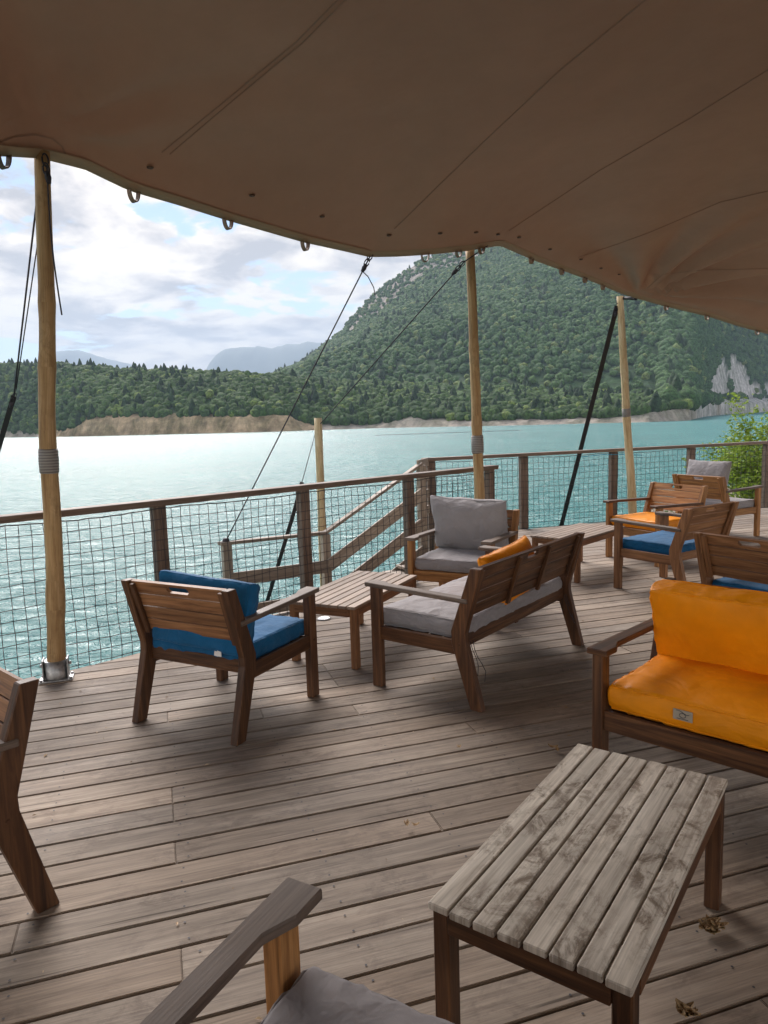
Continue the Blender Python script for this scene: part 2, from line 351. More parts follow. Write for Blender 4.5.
at = t.nodes.new('ShaderNodeAttribute'); at.attribute_name = 'col'; t.links.new(at.outputs['Color'], b.inputs['Base Color'])
tr = t.nodes.new('ShaderNodeBsdfTranslucent'); t.links.new(at.outputs['Color'], tr.inputs[0]); mxs = t.nodes.new('ShaderNodeMixShader'); mxs.inputs[0].default_value = 0.35
t.links.new(b.outputs[0], mxs.inputs[1]); t.links.new(tr.outputs[0], mxs.inputs[2]); t.links.new(mxs.outputs[0], t.nodes['Material Output'].inputs[0])
M['leaf'] = m_
M['bark'] = mat('bark', (0.12, 0.085, 0.055), 0.85)[0]
M['dry'] = mat('dry_leaf', (0.30, 0.20, 0.10), 0.8)[0]
M['paledry'] = mat('pale_leaf', (0.62, 0.48, 0.33), 0.8)[0]
M['mount'] = mat('far_rock', (0.10, 0.13, 0.12), 0.9, spec=0.1)[0]
M['bank'] = mat('bank_earth', (0.16, 0.13, 0.09), 0.95)[0]

# ------------------------------------------------------------------ the lake, far shore, hills
s_ = 30000
wm = MB(); vs = [wm.bm.verts.new(p) for p in ((-s_, -2000, WATER), (s_, -2000, WATER), (s_, s_, WATER), (-s_, s_, WATER))]; wm.bm.faces.new(vs)
tag(wm.build('water', M['water']), kind='structure')
def hor_y(px): return 431.75 - 0.0306*px
def tab(pairs):
    xs = np.array([p[0] for p in pairs], float); ys = np.array([p[1] for p in pairs], float)
    return lambda x: np.interp(x, xs, ys)
shore_d = tab([(-600, 520), (-200, 600), (0, 600), (80, 480), (180, 440), (256, 409), (375, 430), (500, 364), (600, 345), (650, 331), (690, 345), (706, 520), (735, 760), (768, 950), (900, 1000), (1300, 900)])
bank_y = tab([(-600, 434), (0, 434), (60, 433), (80, 429), (92, 420), (110, 417), (220, 416), (290, 416), (303, 420), (318, 426), (370, 425), (400, 421), (415, 417.5), (432, 420.5), (500, 420.5), (600, 418.5), (640, 415), (660, 410), (690, 409), (702, 405), (768, 402), (1300, 400)])
band_y = tab([(-600, 372), (-200, 368), (0, 369), (60, 370), (100, 372), (150, 376), (230, 380), (300, 383), (350, 387), (400, 390), (450, 393), (500, 395), (560, 398), (640, 401), (700, 400), (768, 398), (1300, 390)])
crest_y = tab([(-600, 425), (180, 425), (240, 400), (270, 384), (290, 374), (300, 369), (320, 356), (345, 336), (370, 309), (400, 284), (430, 266), (470, 253), (520, 241), (600, 218), (700, 198), (768, 188), (900, 180), (1300, 210)])
def sm(t_): t_ = np.clip(t_, 0, 1); return t_*t_*(3-2*t_)
def fbm(x, y, seed=0, oct=4, lac=2.1, gain=0.5):
    """vectorised value noise"""
    out = np.zeros_like(x); a_ = 1.0; tot = 0
    tabn = np.random.default_rng(seed).random((256, 256))
    for o_ in range(oct):
        xi = np.floor(x).astype(int); yi = np.floor(y).astype(int); fx = x-xi; fy = y-yi; fx = fx*fx*(3-2*fx); fy = fy*fy*(3-2*fy)
        q = lambda i, j: tabn[(xi+i) % 256, (yi+j) % 256]
        out += a_*((q(0, 0)*(1-fx)+q(1, 0)*fx)*(1-fy)+(q(0, 1)*(1-fx)+q(1, 1)*fx)*fy); tot += a_
        x = x*lac+17.3; y = y*lac+9.1; a_ *= gain
    return out/tot-0.5
Hc = CAMH-WATER
def terrain_z(px, dep):
    """height above the water for slope column px and depth"""
    px = np.asarray(px, float); dep = np.asarray(dep, float)
    Ds = shore_d(px); hb = (hor_y(px)-bank_y(px))/F*Ds+Hc; Db = Ds+150
    hb = np.maximum(hb, 0.8)
    zb = np.maximum((hor_y(px)-band_y(px))/F*Db+Hc, hb+2)
    Dc = np.maximum(1300, Ds+650); zc_ = np.maximum((hor_y(px)-crest_y(px))/F*Dc+Hc, 0)
    x = (px-384)/F*dep
    t0 = (dep-Ds)/7.0
    z = np.where(t0 < 0, t0*4, hb*sm(t0)**0.8)
    t1 = (dep-Ds-8)/142.0; z = np.where(t1 > 0, hb+(zb-hb)*np.sin(np.clip(t1, 0, 1)*math.pi/2)**0.9, z)
    t2 = np.clip((dep-Db)/(Dc-Db), 0, 1)
    hill = zb+(np.maximum(zc_, zb*0.9)-zb)*(0.35*t2+0.65*t2**1.15)
    z = np.where(dep > Db, hill, z)
    z = np.where(dep > Dc, np.maximum(zc_, zb*0.9)-(dep-Dc)*0.12, z)
    wgt = np.clip((dep-Db)/200, 0, 1)*np.clip((zc_-30)/120, 0, 1)
    n_a = fbm(x/150, dep/260, 1, 4)*46*wgt*np.clip((Dc-dep)/220, 0.12, 1)
    n_b = fbm(x/35, dep/35, 2, 3)*4*np.clip((dep-Ds-10)/60, 0, 1)
    n_c = fbm(x/9, dep/9, 3, 3)*3.0*np.clip(t0, 0, 1)*np.clip((hb-1)/6, 0, 1)
    return z+n_a+n_b+n_c
def rock_mask(px, dep, z):
    """scree and cliffs: where bare rock shows"""
    py = hor_y(px)-(z-Hc)*F/dep
    x = (px-384)/F*dep
    jag = fbm(x/30, dep/40, 5, 3)*26
    cy = crest_y(px)
    th = np.interp(px, [330, 350, 400, 440, 480, 510], [0, 10, 22, 20, 16, 0])
    cliff = (px > 325) & (px < 520) & (py < cy+th+jag*0.9) & (dep < 1320) & (dep > 900)
    top = np.interp(px, [690, 705, 718, 726, 740, 752, 770, 800], [414, 390, 368, 358, 360, 385, 378, 390])
    scree = (px > 684) & (px < 860) & (py > top+jag*0.55) & (py < 420) & (fbm(x/45, dep/45, 8, 3) > -0.10)
    return cliff, scree
pxs = np.concatenate([np.arange(-600, -20, 12), np.arange(-20, 800, 2.0), np.arange(800, 1300, 14)])
ts = np.concatenate([np.linspace(-3, 9, 16), np.linspace(12, 160, 26), np.linspace(175, 1100, 74), np.linspace(1150, 1900, 8)])
PX, T = np.meshgrid(pxs, ts, indexing='ij'); DEP = shore_d(PX)+T
Z = terrain_z(PX, DEP); X = (PX-384)/F*DEP
V = np.stack([X, DEP, Z+WATER], -1).reshape(-1, 3)
nx, ny = PX.shape; idx = np.arange(nx*ny).reshape(nx, ny)
FQ = np.stack([idx[:-1, :-1], idx[1:, :-1], idx[1:, 1:], idx[:-1, 1:]], -1).reshape(-1, 4)
cl, sc = rock_mask(PX, DEP, Z)
colr = np.zeros((nx, ny, 3)); colr[:] = (0.04, 0.085, 0.028)
bankm = (T < 9.5)
tan = np.where((PX > 60) & (PX < 325), 1.0, 0.0)[..., None]
bc = np.array([0.56, 0.41, 0.26])*tan+np.array([0.48, 0.42, 0.35])*(1-tan)
colr = np.where(bankm[..., None], bc, colr)
colr = np.where(cl[..., None], np.array([0.30, 0.27, 0.235]), colr); colr = np.where(sc[..., None], np.array([0.62, 0.58, 0.55]), colr)
hill_o = np_mesh('hills', V, FQ, M['hill'], colors=colr.reshape(-1, 3), smooth=True); tag(hill_o, kind='structure')

# forest: crowns over the land, one uncountable mass
def ico(sub):
    b_ = bmesh.new(); bmesh.ops.create_icosphere(b_, subdivisions=sub, radius=1); v = np.array([x.co[:] for x in b_.verts]); f = np.array([[y.index for y in x.verts] for x in b_.faces]); b_.free(); return v, f
def crown_variant(sub, seed, pine=False):
    v, f = ico(sub); r_ = np.random.default_rng(seed); v = v.copy()
    lob = r_.normal(size=(7, 3)); lob /= np.linalg.norm(lob, axis=1)[:, None]
    d = np.max(v @ lob.T, axis=1); v *= (0.72+0.38*d**3+r_.uniform(-0.11, 0.11, len(v)))[:, None]
    if pine:
        zz_ = (v[:, 2]+1)/2; v[:, :2] *= (1.15*(1-zz_)**0.8+0.08)[:, None]; v[:, 2] *= 1.75
    else: v[:, 2] *= 0.85
    return v, f
def scatter(px0, px1, d0, d1, n, rmin, rmax, sub, pine_p, pal, seed):
    r_ = np.random.default_rng(seed)
    px = r_.uniform(px0, px1, n*2); t_ = np.sqrt(r_.uniform(0, 1, n*2))*(d1-d0)+d0 if d0 > 100 else r_.uniform(d0, d1, n*2)
    dep = shore_d(px)+t_; z = terrain_z(px, dep); c_, s2 = rock_mask(px, dep, z)
    Dc = np.maximum(1300, shore_d(px)+650)
    ok = ~c_ & ~s2 & (dep < Dc+20)
    ok |= (c_ & (r_.random(len(px)) < 0.12)) | (s2 & (r_.random(len(px)) < 0.02))
    if d0 > 100: ok &= (crest_y(px) < hor_y(px)-45)
    px, dep, z = px[ok][:n], dep[ok][:n], z[ok][:n]; n = len(px)
    X_ = (px-384)/F*dep; vars_ = [crown_variant(sub, seed+k, False) for k in range(10)]+[crown_variant(sub, seed+50+k, True) for k in range(4)]
    pine = (r_.random(n) < pine_p*(1+1.5*(fbm(X_/80, dep/80, 12, 2) > 0)))
    vi = np.where(pine, 10+r_.integers(0, 4, n), r_.integers(0, 10, n))
    VV, FF, CC = [], [], []; off = 0
    tone = fbm(X_/60, dep/60, 11, 3)*1.6+r_.normal(0, 0.28, n)
    for k in range(14):
        ii = np.where(vi == k)[0]
        if not len(ii): continue
        v, f = vars_[k]; m__ = len(ii); rad = r_.uniform(rmin, rmax, m__)
        ang = r_.uniform(0, 2*np.pi, m__); ca, sa = np.cos(ang), np.sin(ang)
        vx = (v[None, :, 0]*ca[:, None]-v[None, :, 1]*sa[:, None])*rad[:, None]*r_.uniform(0.85, 1.15, m__)[:, None]
        vy = (v[None, :, 0]*sa[:, None]+v[None, :, 1]*ca[:, None])*rad[:, None]
        vz = v[None, :, 2]*rad[:, None]*(r_.uniform(0.9, 1.3, m__)[:, None])
        zc2 = z[ii]+rad*(0.55 if k < 10 else 1.1)
        P_ = np.stack([vx+X_[ii][:, None], vy+dep[ii][:, None], vz+zc2[:, None]+WATER], -1)
        VV.append(P_.reshape(-1, 3)); FF.append((f[None]+(np.arange(m__)*len(v))[:, None, None]+off).reshape(-1, 3)); off += m__*len(v)
        tt = np.clip(0.5+tone[ii]*0.5, 0, 1)[:, None]
        c = pal[0]*(1-tt)+pal[1]*tt
        c = np.where((r_.random(m__) < 0.06)[:, None], pal[2], c)
        if k >= 10: c = np.tile(pal[3], (m__, 1))*r_.uniform(0.8, 1.2, (m__, 1))
        CC.append(np.repeat(c, len(v), axis=0))
    return np.concatenate(VV), np.concatenate(FF), np.concatenate(CC)
palN = np.array([(0.036, 0.080, 0.024), (0.095, 0.165, 0.040), (0.16, 0.23, 0.05), (0.032, 0.062, 0.026)])
palF = np.array([(0.036, 0.090, 0.030), (0.085, 0.160, 0.045), (0.15, 0.205, 0.06), (0.032, 0.062, 0.026)])
A_ = scatter(-320, 1000, 7, 165, 12000, 1.9, 3.6, 2, 0.03, palN, 100)
B_ = scatter(150, 1050, 150, 1000, 34000, 2.5, 4.5, 1, 0.015, palF, 200)
C_ = scatter(660, 1080, 20, 1000, 15000, 3.8, 6.4, 1, 0.015, palF, 300)
vv = np.concatenate([A_[0], B_[0], C_[0]]); ff = np.concatenate([A_[1], B_[1]+len(A_[0]), C_[1]+len(A_[0])+len(B_[0])]); cc = np.concatenate([A_[2], B_[2], C_[2]])
fo = np_mesh('forest', vv, ff, M['forest'], colors=cc, smooth=True)
tag(fo, 'dense green forest covering the shore and the hill across the lake', 'forest', kind='stuff')
# far mountains
def mountain(name, prof, dist, thick):
    xs = np.array([p[0] for p in prof], float); ys = np.array([p[1] for p in prof], float)
    px = np.linspace(xs[0], xs[-1], 120); top = np.interp(px, xs, ys)
    top = top+fbm(px/6, px*0+dist/999, 21, 3)*2.0*np.minimum(1, np.minimum(px-px[0], px[-1]-px)/12)
    V_, rows = [], 15
    for j in range(rows):
        q = j/(rows-1); k = math.sin(q*math.pi)**0.8
        dd = dist+(q-0.5)*thick
        zt = (hor_y(px)-top)/F*dist+CAMH
        zz2 = WATER-5+(zt-WATER+5)*k*(1+0.05*fbm(px/9, px*0+q*7, 33, 3))
        if j == rows//2: zz2 = zt
        V_.append(np.stack([(px-384)/F*dist, np.full_like(px, dd), zz2], -1))
    V_ = np.array(V_); n_, c_ = V_.shape[:2]; id_ = np.arange(n_*c_).reshape(n_, c_)
    f_ = np.stack([id_[:-1, :-1], id_[:-1, 1:], id_[1:, 1:], id_[1:, :-1]], -1).reshape(-1, 4)
    tag(np_mesh(name, V_.reshape(-1, 3), f_, M['mount'], smooth=True), kind='structure')
mountain('mountain', [(218, 400), (226, 366), (231, 356), (237, 350.5), (250, 349), (268, 349.5), (285, 350), (296, 347), (312, 345), (330, 346), (360, 352), (400, 372), (430, 410)], 8000, 3000)
mountain('mountain', [(20, 400), (45, 369), (62, 358), (78, 353), (90, 352), (102, 356), (125, 362), (160, 372), (190, 400)], 8600, 2500)
# haze
hz = bpy.data.materials.new('haze_air'); hz.use_nodes = True; t = hz.node_tree; t.nodes.clear()
pv = t.nodes.new('ShaderNodeVolumePrincipled'); pv.inputs['Color'].default_value = (0.60, 0.78, 1.0, 1); pv.inputs['Density'].default_value = 0.00013; pv.inputs['Anisotropy'].default_value = 0.1
oo = t.nodes.new('ShaderNodeOutputMaterial'); t.links.new(pv.outputs[0], oo.inputs['Volume'])
hb_ = MB(); hb_.box((0, 4000, 590), (14000, 13000, 1190), bev=0); ho = hb_.build('haze', hz); ho.location.z = 0
for v in ho.data.vertices: v.co.z = WATER-1 if v.co.z < 400 else 1250
tag(ho, 'thin pale blue haze over the lake and hills', 'haze', kind='stuff')

# ------------------------------------------------------------------ near bank below and behind the deck
bk = MB()
gx_ = np.linspace(-14, 30, 45); gy_ = np.linspace(-14, 30, 45)
gv = {}
for i, x in enumerate(gx_):
    for j, y in enumerate(gy_):
        d = (x*0.62-y*0.78)          # grows away from the lake
        z = WATER-0.6+max(0, d+3.2)*0.45+noise.noise((x*0.5, y*0.5, 0))*0.35
        d2 = x-6-abs(y-13)*0.2
        z = max(z, WATER-0.6+min(2.0, max(0, d2)*0.6)+noise.noise((x, y, 3))*0.2)
        gv[i, j] = bk.bm.verts.new((x, y, min(z, -0.75)))
for i in range(44):
    for j in range(44): bk.bm.faces.new((gv[i, j], gv[i+1, j], gv[i+1, j+1], gv[i, j+1]))
tag(bk.build('shore_ground', M['bank'], smooth=True), kind='structure')

# ------------------------------------------------------------------ deck
DA = R(17.6); du = Vector((math.cos(DA), math.sin(DA), 0)); dv = Vector((-math.sin(DA), math.cos(DA), 0))
NR0, NR1 = Vector((-2.55, 4.38, 0)), Vector((1.2, 7.86, 0))
nd = (NR1-NR0).normalized(); nrm = Vector((nd.y, -nd.x, 0))     # towards the deck
FR0 = Vector((0.62, 9.75, 0)); fd = Vector((0.945, 0.327, 0)).normalized()
poly = [NR0+nrm*0.07-nd*9, NR1+nrm*0.07, FR0+Vector((0.05, -0.08, 0)), FR0+fd*11+Vector((0.05, -0.08, 0)), Vector((14, 2, 0)), Vector((8, -6, 0)), Vector((-9, -6, 0))]
pu = [(p.dot(du), p.dot(dv)) for p in poly]
def span(v):
    xs = []
    for i in range(len(pu)):
        (u1, v1), (u2, v2) = pu[i], pu[(i+1) % len(pu)]
        if (v1-v)*(v2-v) < 0: xs.append(u1+(u2-u1)*(v-v1)/(v2-v1))
    return (min(xs), max(xs)) if len(xs) >= 2 else None
PITCH, GAP, TH = 0.150, 0.0085, 0.027
dk = MB(); scr = []
v = math.floor(min(p[1] for p in pu)/PITCH)*PITCH+0.055
row = 0
def quadprism(c4, zt, zb, tint, drop):
    top = [dk.bm.verts.new((p.x, p.y, zt+drop)) for p in c4]; bot = [dk.bm.verts.new((p.x, p.y, zb)) for p in c4]
    fs = [dk.bm.faces.new(top)]+[dk.bm.faces.new((top[i], bot[i], bot[(i+1) % 4], top[(i+1) % 4])) for i in range(4)]
    ou, ov = random.uniform(0, 90), random.uniform(0, 90); hue = random.uniform(0.955, 1.03)
    for f in fs:
        for l in f.loops:
            p = l.vert.co; l[dk.uv].uv = (Vector((p.x, p.y, 0)).dot(du)+ou, Vector((p.x, p.y, 0)).dot(dv)+p.z+ov); l[dk.tn] = (tint, tint*hue, tint*hue*hue, 1)
    es = list({e for f in fs[:1] for e in f.edges})
    bmesh.ops.bevel(dk.bm, geom=es, offset=0.0035, segments=2, affect='EDGES')
while v < max(p[1] for p in pu):
    a = span(v+GAP/2); b = span(v+PITCH-GAP/2)
    if a and b:
        u0a, u0b = max(a[0], -9), max(b[0], -9); u1a, u1b = min(a[1], 15), min(b[1], 15)
        cuts = []; ju = math.ceil((min(u0a, u0b)+0.3)/0.5)*0.5+random.choice((0, 0.5, 1, 1.5, 2, 2.5))
        while ju < max(u1a, u1b)-0.5:
            cuts.append(ju-0.02); ju += random.choice((2.5, 3, 3.5, 4, 4.5))
        ea = [(u0a, u0b)]+[(c, c) for c in cuts if c > max(u0a, u0b)+0.3]+[(u1a, u1b)]
        for k in range(len(ea)-1):
            s0, s1 = ea[k], ea[k+1]; e_ = 0.0008 if k else 0
            if s1[0]-s0[0] < 0.05: continue
            va, vb = v+GAP/2+random.uniform(-.0015, .0015), v+PITCH-GAP/2+random.uniform(-.0015, .0015)
            quadprism([du*(s0[0]+e_)+dv*va, du*(s1[0]-0.0008)+dv*va, du*(s1[1]-0.0008)+dv*vb, du*(s0[1]+e_)+dv*vb], 0, -TH, random.uniform(0.74, 1.18), random.uniform(-0.0025, 0.0))
            # screws on each joist
            jj = math.ceil(s0[0]/0.5)*0.5
            while jj < s1[0]:
                for vv_ in (v+0.035, v+PITCH-0.035):
                    p = du*(jj+random.uniform(-.006, .006)+(0.03 if abs(jj-0.02-s0[0]) < 0.01 else 0))+dv*(vv_+random.uniform(-.006, .006))
                    if -4 < p.x < 6 and 0.6 < p.y < 8.5: scr.append(p)
                jj += 0.5
    v += PITCH; row += 1
deck = dk.build('deck', M['deck']); tag(deck, kind='structure')
sb = MB()
for p in scr:
    vs = [sb.bm.verts.new((p.x+0.0042*math.cos(k*math.pi/3), p.y+0.0042*math.sin(k*math.pi/3), 0.0006)) for k in range(6)]; sb.bm.faces.new(vs)
tag(sb.build('deck_screws', M['ink'], deck), 'dark screw heads in the deck boards', kind='stuff')
# joists and edge beam
jb = MB()
u_ = -8.5
while u_ < 15:
    # extent along dv for this u
    xs = []
    for i in range(len(pu)):
        (a1, b1), (a2, b2) = pu[i], pu[(i+1) % len(pu)]
        if (a1-u_)*(a2-u_) < 0: xs.append(b1+(b2-b1)*(u_-a1)/(a2-a1))
    if len(xs) >= 2: jb.beam(du*(u_-0.02)+dv*(min(xs)+0.1)+Vector((0, 0, -0.12)), du*(u_-0.02)+dv*(max(xs)-0.12)+Vector((0, 0, -0.12)), 0.06, 0.18, bev=0)
    u_ += 0.5
for a, b in ((poly[0], poly[1]), (poly[1], poly[2]), (poly[2], poly[3])):
    dd = (b-a).normalized(); nn_ = Vector((dd.y, -dd.x, 0))
    jb.beam(a+nn_*0.03+Vector((0, 0, -0.135)), b+nn_*0.03+Vector((0, 0, -0.135)), 0.045, 0.2, bev=0.002)
for q in (0.5, 2.2, 4.2, 6.2, 8.4):
    p = poly[0]+(poly[1]-poly[0])*(q/ (poly[1]-poly[0]).length*1.5 if False else min(1, q/8.4))+nrm*0.25
    jb.tube([p+Vector((0, 0, -0.2)), Vector((p.x, p.y, WATER-0.5))], 0.09, 10)
tag(jb.build('deck_joists', M['rail'], deck))

# ------------------------------------------------------------------ railings with netting
def net(p0, p1, z0, z1, cell, seed, z0b=None):
    r_ = random.Random(seed); b_ = MB(); ln = (p1-p0).length; d = (p1-p0).normalized(); nrm_ = Vector((d.y, -d.x, 0))
    nu = int(ln/cell); nv = int((z1-z0)/cell)
    G = {}
    for i in range(nu+1):
        for j in range(nv+1):
            q = i/nu; zb = z0 if z0b is None else z0+(z0b-z0)*q
            sag = 0.012*math.sin(q*math.pi*ln/1.4)**2*(1 if j == nv else 0.6)
            e = 0.3*cell
            uu = q*ln+r_.uniform(-e, e)*0.11+0.003*math.sin(j*0.7+i*0.21); zz_ = zb+(z1-zb)*j/nv+r_.uniform(-e, e)*0.12-sag+0.003*math.sin(i*0.5+j*0.3)
            if j == nv: zz_ = z1-sag*1.2+r_.uniform(-.004, .004)
            G[i, j] = p0+d*max(0, min(ln, uu))+nrm_*(0.012*math.sin(i*0.7)*math.sin(j*0.9))+Vector((0, 0, zz_))
    for i in range(nu+1): b_.tube([G[i, j] for j in range(nv+1)], 0.0025, 4, cap=False)
    for j in range(nv+1): b_.tube([G[i, j] for i in range(nu+1)], 0.0025 if 0 < j < nv else 0.004, 4, cap=False)
    for k in G.values(): 
        s2 = 0.0042; vs = [b_.bm.verts.new(k+Vector(q)*s2) for q in ((1, 0, 0), (0, 1, 0), (-1, 0, 0), (0, -1, 0), (0, 0, 1), (0, 0, -1))]
        for q in ((0, 1, 4), (1, 2, 4), (2, 3, 4), (3, 0, 4), (1, 0, 5), (2, 1, 5), (3, 2, 5), (0, 3, 5)): b_.bm.faces.new([vs[x] for x in q])
    return b_
RH = 1.075
near_rail = empty('railing', NR0); tag(near_rail, 'near dark wooden deck railing strung with netting, left of the stair opening', 'railing')
W2L = lambda p: Vector(p)-NR0
posts_u = [-2.7, -1.35, 0]
def at_near(px):  # point of rail line under pixel column at rail height
    best = min((NR0+nd*k for k in np.arange(-4, 5.3, 0.01)), key=lambda p: abs(((Vector((p.x, p.y, RH))-CAM).dot(RT)/(Vector((p.x, p.y, RH))-CAM).dot(FW))*F+384-px)); return best
pp = [at_near(157), at_near(302), at_near(408), at_near(489)]
sp_ = (pp[1]-pp[0]).length
pp = [pp[0]-nd*sp_*2, pp[0]-nd*sp_]+pp
for p in pp:
    b_ = MB(); q = p-NR0-nrm*0.0
    b_.beam(q+Vector((0, 0, -0.30)), q+Vector((0, 0, RH-0.045)), 0.095, 0.075, up=nrm, bev=0.004)
    b_.build('post', M['rail'], near_rail)
b_ = MB(); b_.beam(pp[0]-NR0+Vector((0, 0, RH-0.0225)), pp[-1]+nd*0.09-NR0+Vector((0, 0, RH-0.0225)), 0.12, 0.045, bev=0.004); b_.build('top_rail', M['rail'], near_rail)
b_ = net(pp[0]+nrm*0.055-NR0, pp[-1]+nrm*0.055-NR0, -0.06, RH-0.06, 0.075, 5); b_.build('net', M['net'], near_rail)
far_rail = empty('railing', FR0); tag(far_rail, 'far wooden deck railing with netting, running right behind the far chairs', 'railing')
fu = [0.03, 1.46, 2.98, 4.42, 5.95, 7.5, 9.0, 10.6]
for u in fu:
    b_ = MB(); q = fd*u
    b_.beam(q+Vector((0, 0, -0.30)), q+Vector((0, 0, RH-0.045)), 0.115, 0.075, up=(fd.y, -fd.x, 0), bev=0.004); b_.build('post', M['rail'], far_rail)
b_ = MB(); b_.beam(-fd*0.08+Vector((0, 0, RH-0.0225)), fd*10.7+Vector((0, 0, RH-0.0225)), 0.12, 0.045, bev=0.004); b_.build('top_rail', M['rail'], far_rail)
fn = Vector((fd.y, -fd.x, 0))
b_ = net(fn*0.045, fd*10.6+fn*0.045, 0.0, RH-0.06, 0.084, 9); b_.build('net', M['net'], far_rail)
b_ = MB(); q0 = fd*2.55-FR0*0; b_.tube([fd*2.4+fn*0.05+Vector((0, 0, 0.98)), fd*2.75+fn*0.07+Vector((0, 0, 1.0)), fd*3.1+fn*0.07+Vector((0, 0, 0.985)), fd*3.45+fn*0.06+Vector((0, 0, 0.96))], 0.005, 5); b_.build('tie_cord', M['bluecord'], far_rail)

# ------------------------------------------------------------------ stairs down from the gap in the railing
S_ = on_y(421, 462, 9.2); S0 = Vector((S_.x, S_.y, 0))
MID = on_y(325, 531, 8.55); END = on_y(226, 541, 7.7)
MIDg, ENDg = Vector((MID.x, MID.y, 0)), Vector((END.x, END.y, 0))
ztop0, ztm, zte = S_.z, MID.z, END.z
st = empty('deck_stairs', MIDg); tag(st, 'weathered wooden stairs going down outside the near railing to a landing', 'stairs')
def L3(p, z): return Vector((p.x, p.y, z))-MIDg
def seg(name, a, za, b, zb, w_, th):
    q = MB(); q.beam(L3(a, za), L3(b, zb), w_, th, bev=0.003); return q.build(name, M['stair'], st)
seg('handrail', S0, ztop0-0.02, MIDg, ztm-0.02, 0.09, 0.035); seg('handrail', MIDg, ztm-0.02, ENDg-(MIDg-ENDg).normalized()*0.08, zte-0.02, 0.09, 0.035)
pd = (MIDg-S0).normalized(); pn = Vector((pd.y, -pd.x, 0))
for dz in (-0.42, -0.80, -1.16):
    o_ = pn*(-0.06)
    seg('side_board', S0+o_, ztop0+dz+0.03, MIDg+o_, ztm+dz, 0.028, 0.15)
    if dz > -1.0: seg('side_board', MIDg+o_, ztm+dz, ENDg+o_, zte+dz, 0.028, 0.15)
for p, zt in ((S0, ztop0-0.04), (MIDg, ztm-0.04), (ENDg, zte-0.04)):
    q = MB(); q.beam(L3(p, zt), L3(p, -2.2 if p is not S0 else -0.6), 0.10, 0.09, up=pn, bev=0.004); q.build('post', M['stair'], st)
q = MB()
for dz in (0.0, -0.2, -0.42, -0.64): q.beam(L3(S0+pd*0.05, ztop0-0.03+dz), L3(FR0, ztop0-0.03+dz), 0.03, 0.11, bev=0.003)
q.build('link_board', M['stair'], st)
inn = -pn if (-pn).dot(nrm) > 0 else pn        # towards the deck
zl = zte-0.93
for k in range(7):
    q_ = (k+0.5)/7; c = S0+(MIDg-S0)*q_; z_ = -0.15+(zl+0.15)*q_
    q = MB(); q.beam(L3(c+inn*0.02, z_), L3(c+inn*1.0, z_), 0.27, 0.035, bev=0.003); q.build('tread', M['stair'], st)
q = MB()
e0 = ENDg-(MIDg-ENDg).normalized()*0.05; ldir = (MIDg-ENDg).normalized()
k = 0.0
while k < (MIDg-ENDg).length: q.beam(L3(e0+ldir*k+inn*0.02, zl), L3(e0+ldir*k+inn*1.05, zl), 0.135, 0.03, bev=0.003); k += 0.145
q.build('landing', M['stair'], st)

# ------------------------------------------------------------------ tent
EP = [(-9.0, 0.2, 2.2), (-5.5, 2.2, 2.75), (-3.2, 3.75, 3.02)]
for x, y, d in [(0, 149, 4.12), (42, 152, 4.42), (85, 163, 4.66), (130, 185, 4.92), (180, 200, 5.25), (230, 216, 5.6), (305, 238, 6.2), (345, 247, 6.6), (370, 253, 6.9), (400, 252.5, 6.95), (430, 250.5, 7.02), (468, 247, 7.2), (492, 243, 7.35),
                (501, 242, 7.45), (535, 257, 8.15), (587, 276, 9.05), (620, 290, 9.7), (638, 296, 10.0), (667, 304, 10.2), (709, 314, 10.35), (740, 324, 10.42), (768, 331.5, 10.45)]:
    p = on_y(x, y, d); EP.append(tuple(p))
EP += [(6.6, 10.2, 2.3), (9.5, 9.0, 1.9)]
EPn = np.array(EP); sacc = np.concatenate([[0], np.cumsum(np.linalg.norm(np.diff(EPn[:, :2], axis=0), axis=1))])
def edge(s): return np.array([np.interp(s, sacc, EPn[:, k]) for k in range(3)])
Smax = sacc[-1]
BK = np.array([(-8.0, -2.0, 3.0), (0, -3.6, 3.3), (8.5, -3.5, 3.3), (11.0, 0.5, 3.0)]); bacc = np.array([0, 0.42, 0.8, 1.0])
def back(q): return np.array([np.interp(q, bacc, BK[:, k]) for k in range(3)])
ns, ntt = 300, 120
C3 = edge(sacc[[i for i, e in enumerate(EP) if abs(e[1]-10.0) < 1e-3][0]])
C1 = edge(sacc[[i for i, e in enumerate(EP) if abs(e[1]-4.42) < 1e-3][0]])
TG = np.zeros((ns, ntt, 3))
for i in range(ns):
    s = Smax*i/(ns-1); e = edge(s); b_ = back(i/(ns-1))
    for j in range(ntt):
        q = (j/(ntt-1))**1.6; p = e+(b_-e)*q
        p[2] += 0.95*(1-math.exp(-q*5.0))*(1-q)**0.8
        for C_, amp, kf, rr_ in ((C3, 0.15, 15, 1.5), (C1, 0.045, 9, 0.9)):
            dx, dy = p[0]-C_[0], p[1]-C_[1]; r_ = math.hypot(dx, dy); th = math.atan2(dy, dx)
            if 1e-4 < r_ < 5: p[2] += amp*math.cos(th*kf+0.6*math.sin(th*5))*math.exp(-r_/rr_)*min(1, r_/0.35)*min(1, q*30)
        TG[i, j] = p
idt = np.arange(ns*ntt).reshape(ns, ntt)
tf = np.stack([idt[:-1, :-1], idt[:-1, 1:], idt[1:, 1:], idt[1:, :-1]], -1).reshape(-1, 4)
tent = empty('stretch_tent', (0, 0, 0)); tag(tent, 'huge brown stretch tent canopy overhead covering the deck', 'tent')
mem = np_mesh('membrane', TG.reshape(-1, 3), tf, M['tent'], tent, smooth=True)
md = mem.modifiers.new('thick', 'SOLIDIFY'); md.thickness = 0.003; md.offset = 1
